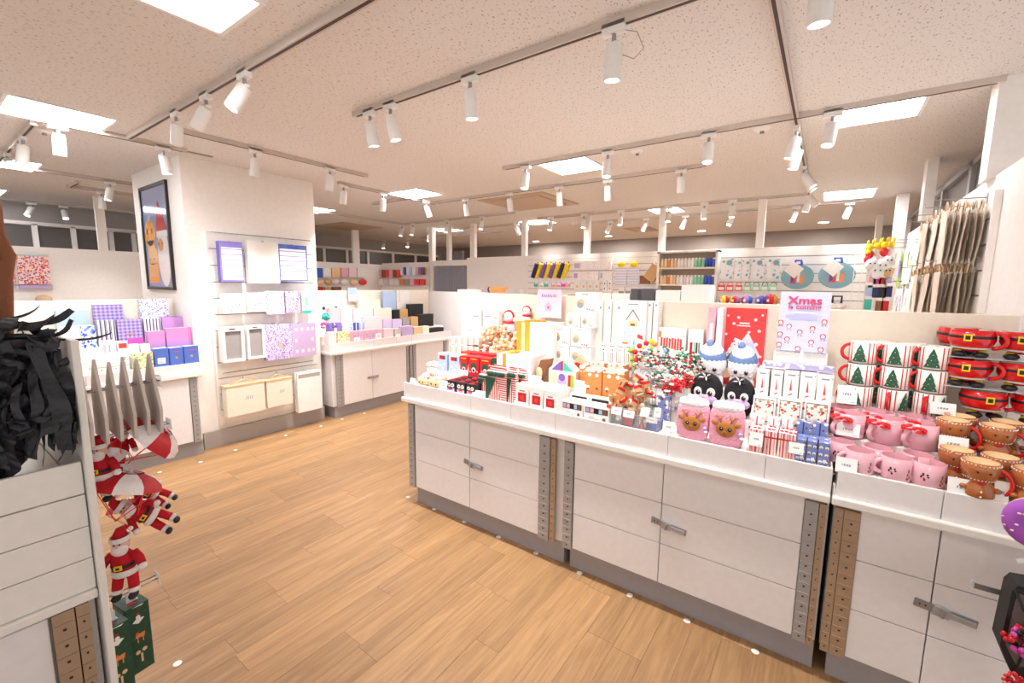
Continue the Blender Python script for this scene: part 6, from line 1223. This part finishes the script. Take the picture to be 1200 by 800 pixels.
def santa(x,y,z,s,label,rz,lean=0,legs=1):
    t=thing('parachute_santa',label,'doll',(x,y,z),rz,'hanging Santa dolls'); t.rotation_euler=(0,lean,rz)
    MB().sph((0,0,.0),(.026*s,.024*s,.035*s),'santa_red',n=14,k=9).lathe([(.026*s,-.014*s),(.029*s,-.018*s),(.027*s,-.030*s),(.02*s,-.032*s)],'felt_white',n=14).build('coat',t)
    b=MB().lathe([(.0262*s,-.007*s),(.0272*s,-.003*s),(.0262*s,.002*s)],'black',n=14).build('belt',t); MB().box(-.008*s,.008*s,-.030*s,-.026*s,-.008*s,.004*s,'yellow').box(-.004*s,.004*s,-.0305*s,-.030*s,-.005*s,.001*s,'black').build('buckle',b)
    hd=MB().sph((0,0,.05*s),(.019*s,.018*s,.02*s),'skin',n=12,k=8).build('head',t); MB().sph((0,-.009*s,.038*s),(.018*s,.014*s,.018*s),'felt_white',n=12,k=8).build('beard',hd)
    MB().lathe([(.021*s,.058*s),(.023*s,.064*s),(.020*s,.070*s)],'felt_white',n=12).build('hat_brim',hd); MB().tube([(0,0,.066*s),(.004*s,0,.085*s),(.016*s,0,.092*s),(.024*s,0,.086*s)],[.018*s,.011*s,.006*s,.003*s],'santa_red',8).sph((.025*s,0,.085*s),.006*s,'felt_white',n=8,k=5).build('hat',hd)
    MB().sph((-.006*s,-.0175*s,.054*s),.0022*s,'dark',n=6,k=4).sph((.006*s,-.0175*s,.054*s),.0022*s,'dark',n=6,k=4).sph((0,-.02*s,.049*s),.003*s,'pink',n=6,k=4).build('face',hd)
    for q in (-1,1):
        a=MB().tube([(q*.022*s,0,.022*s),(q*.036*s,-.006*s,.008*s),(q*.044*s,-.014*s,-.006*s)],[.011*s,.010*s,.009*s],'santa_red',8); a.build('arm',t); MB().sph((q*.046*s,-.017*s,-.010*s),(.010*s,.010*s,.009*s),'felt_white',n=8,k=5).build('mitten',t)
        l=MB().tube([(q*.012*s,0,-.024*s),(q*.016*s,-.006*s,-.045*s),(q*.018*s,-.012*s,-.066*s)],[.013*s,.012*s,.0115*s],'santa_red',9); L2=l.build('leg',t)
        MB().sph((q*.018*s,-.013*s,-.070*s),(.0135*s,.0135*s,.008*s),'felt_white',n=10,k=5).build('cuff',L2); MB().sph((q*.018*s,-.019*s,-.083*s),(.010*s,.016*s,.009*s),'black',n=10,k=6).build('boot',L2)
    return t
def chute(x,y,z,r,label,tilt,rz,az=0):
    t=thing('toy_parachute',label,'parachute',(x,y,z),0,'red and white toy parachutes'); t.rotation_euler=(tilt,0,rz); n=8; m1=MB(); 
    for k in range(n):
        vs=[(0,0,r*.55)]
        for j in range(1,5):
            ph=PI/2*j/4; 
            for u in range(3): a=2*PI*(k+u/2)/n; sc=1-.06*math.sin(PI*u/2)*(j/4); vs.append((r*math.sin(ph)*math.cos(a)*sc,r*math.sin(ph)*math.sin(a)*sc,r*.55*math.cos(ph)))
        fs=[(0,1,2),(0,2,3)]+[(1+3*(j-1)+c,1+3*(j-1)+c+1,1+3*j+c+1,1+3*j+c) for j in range(1,4) for c in range(2)]
        MB().add(vs,[tuple(reversed(f)) for f in fs],'felt_white' if (k//1)%2 else 'red',True).build('gore',t)
    st=MB()
    for k in range(4): a=PI/2*k+.4; st.cyl((r*math.cos(a),r*math.sin(a),0),(0,0,-r*1.0),.0012,'scarlet',n=4)
    st.build('string',t); MB().sph((0,0,r*.56),.006,'felt_white',n=8,k=5).build('tip_bobble',t)
    m1=MB().tube([(r,0,0),(r*1.02,0,-r*.3),(r*.98,.003,-r*.62),(r*.92,.0,-r*.3),(r*.96,0,0)],.0012,'scarlet',5); m1.build('loop_cord',t)
chute(-1.60,.40,1.135,.088,'large red and white toy parachute pointing right, beside the purple counter',-.9,-.35)
chute(-1.60,.335,1.005,.090,'red and white toy parachute below the first, nearer the end board',-.35,.2)
chute(-1.66,.31,1.10,.06,'red and white toy parachute crumpled under the grey pennants',.5,.9)
chute(-1.70,.36,.90,.055,'pale toy parachute with red strings over the lowest Santa',-.3,1.4)
S_=1.05
santa(-1.60,.288,1.085,1.0,'Santa doll with yellow buckle, highest, next to the end board',.9,0)
santa(-1.66,.345,1.12,.8,'Santa doll partly hidden behind the parachutes',1.4,.3)
santa(-1.66,.40,.955,.85,'Santa doll leaning out with legs to the right, upper one',1.2,-.9)
santa(-1.62,.375,.905,1.0,'Santa doll kicking both boots to the right, middle one',1.2,-.95)
santa(-1.60,.315,.79,1.15,'lowest standing Santa doll with black belt, above the green boxes',.9,-.05)
for i,(x,y) in enumerate([(-1.545,.272),(-1.60,.332)]):
    t=thing('green_gift_box','tall dark green box with Christmas prints on a hook, %s'%('nearer the end board','outer one')[i],'box',(x,y,.425),PI/2+.15,'dark green boxes')
    w,d,h=.058,.075,.215; m=MB().size(w,h); m.box(-w/2,w/2,0,d,0,h,'green_grid'); 
    m.frd(0,.82,.10,'white'); m.frd(0,.865,.07,'red'); m.frp([(-.26,.76),(0,.72),(.26,.78),(.1,.80),(-.1,.80)],'white'); m.frp([(-.2,.52),(.18,.50),(.24,.57),(-.14,.57)],'orange'); m.frd(-.1,.58,.07,'scarlet'); m.frp([(-.12,.44),(-.07,.44),(-.07,.52),(-.12,.52)],'orange'); m.frp([(.1,.44),(.15,.44),(.15,.52),(.1,.52)],'orange'); m.frp([(-.04,.14),(.05,.14),(.05,.27),(-.04,.27)],'cookie'); m.frd(-.14,.30,.11,'cookie'); m.frd(.14,.31,.11,'cookie')
    m.frp([(-.25,.985),(.3,.99),(.2,.97)],'white'); m.add([(-w*.3,d*.2,h+.0006),(w*.1,d*.2,h+.0006),(-w*.1,d*.55,h+.0006)],[(0,1,2)],'red'); m.add([(0,d*.5,h+.0006),(w*.3,d*.4,h+.0006),(w*.3,d*.8,h+.0006)],[(0,1,2)],'white')
    m.build('carton',t); MB().box(-.012,.012,d*.4,d*.45,h,h+.03,'clear_edge').build('hang_tab',t)
# floor stickers
k=0
for px,py in [(478,582),(509,596),(544,611),(584,629),(628,648),(679,671),(738,697),(805,727),(885,763),(401,491),(427,484),(376,499),(335,510),(276,527),(235,541),(187,553),(208,777)]:
    P=at(px,py,Z=.001); n_='floor sticker dot, %s along the Christmas counter from the aisle end'%ORD[k] if k<9 else ('lone round white floor dot near the end board' if px==208 else 'floor sticker dot, %s along the left counters'%ORD[k-9])
    tag(MB().cyl((0,0,0),(0,0,.0012),.016,'white',n=14).build('floor_sticker',loc=(P[0],P[1],0)),'small round white '+n_,'sticker','round floor stickers'); k+=1
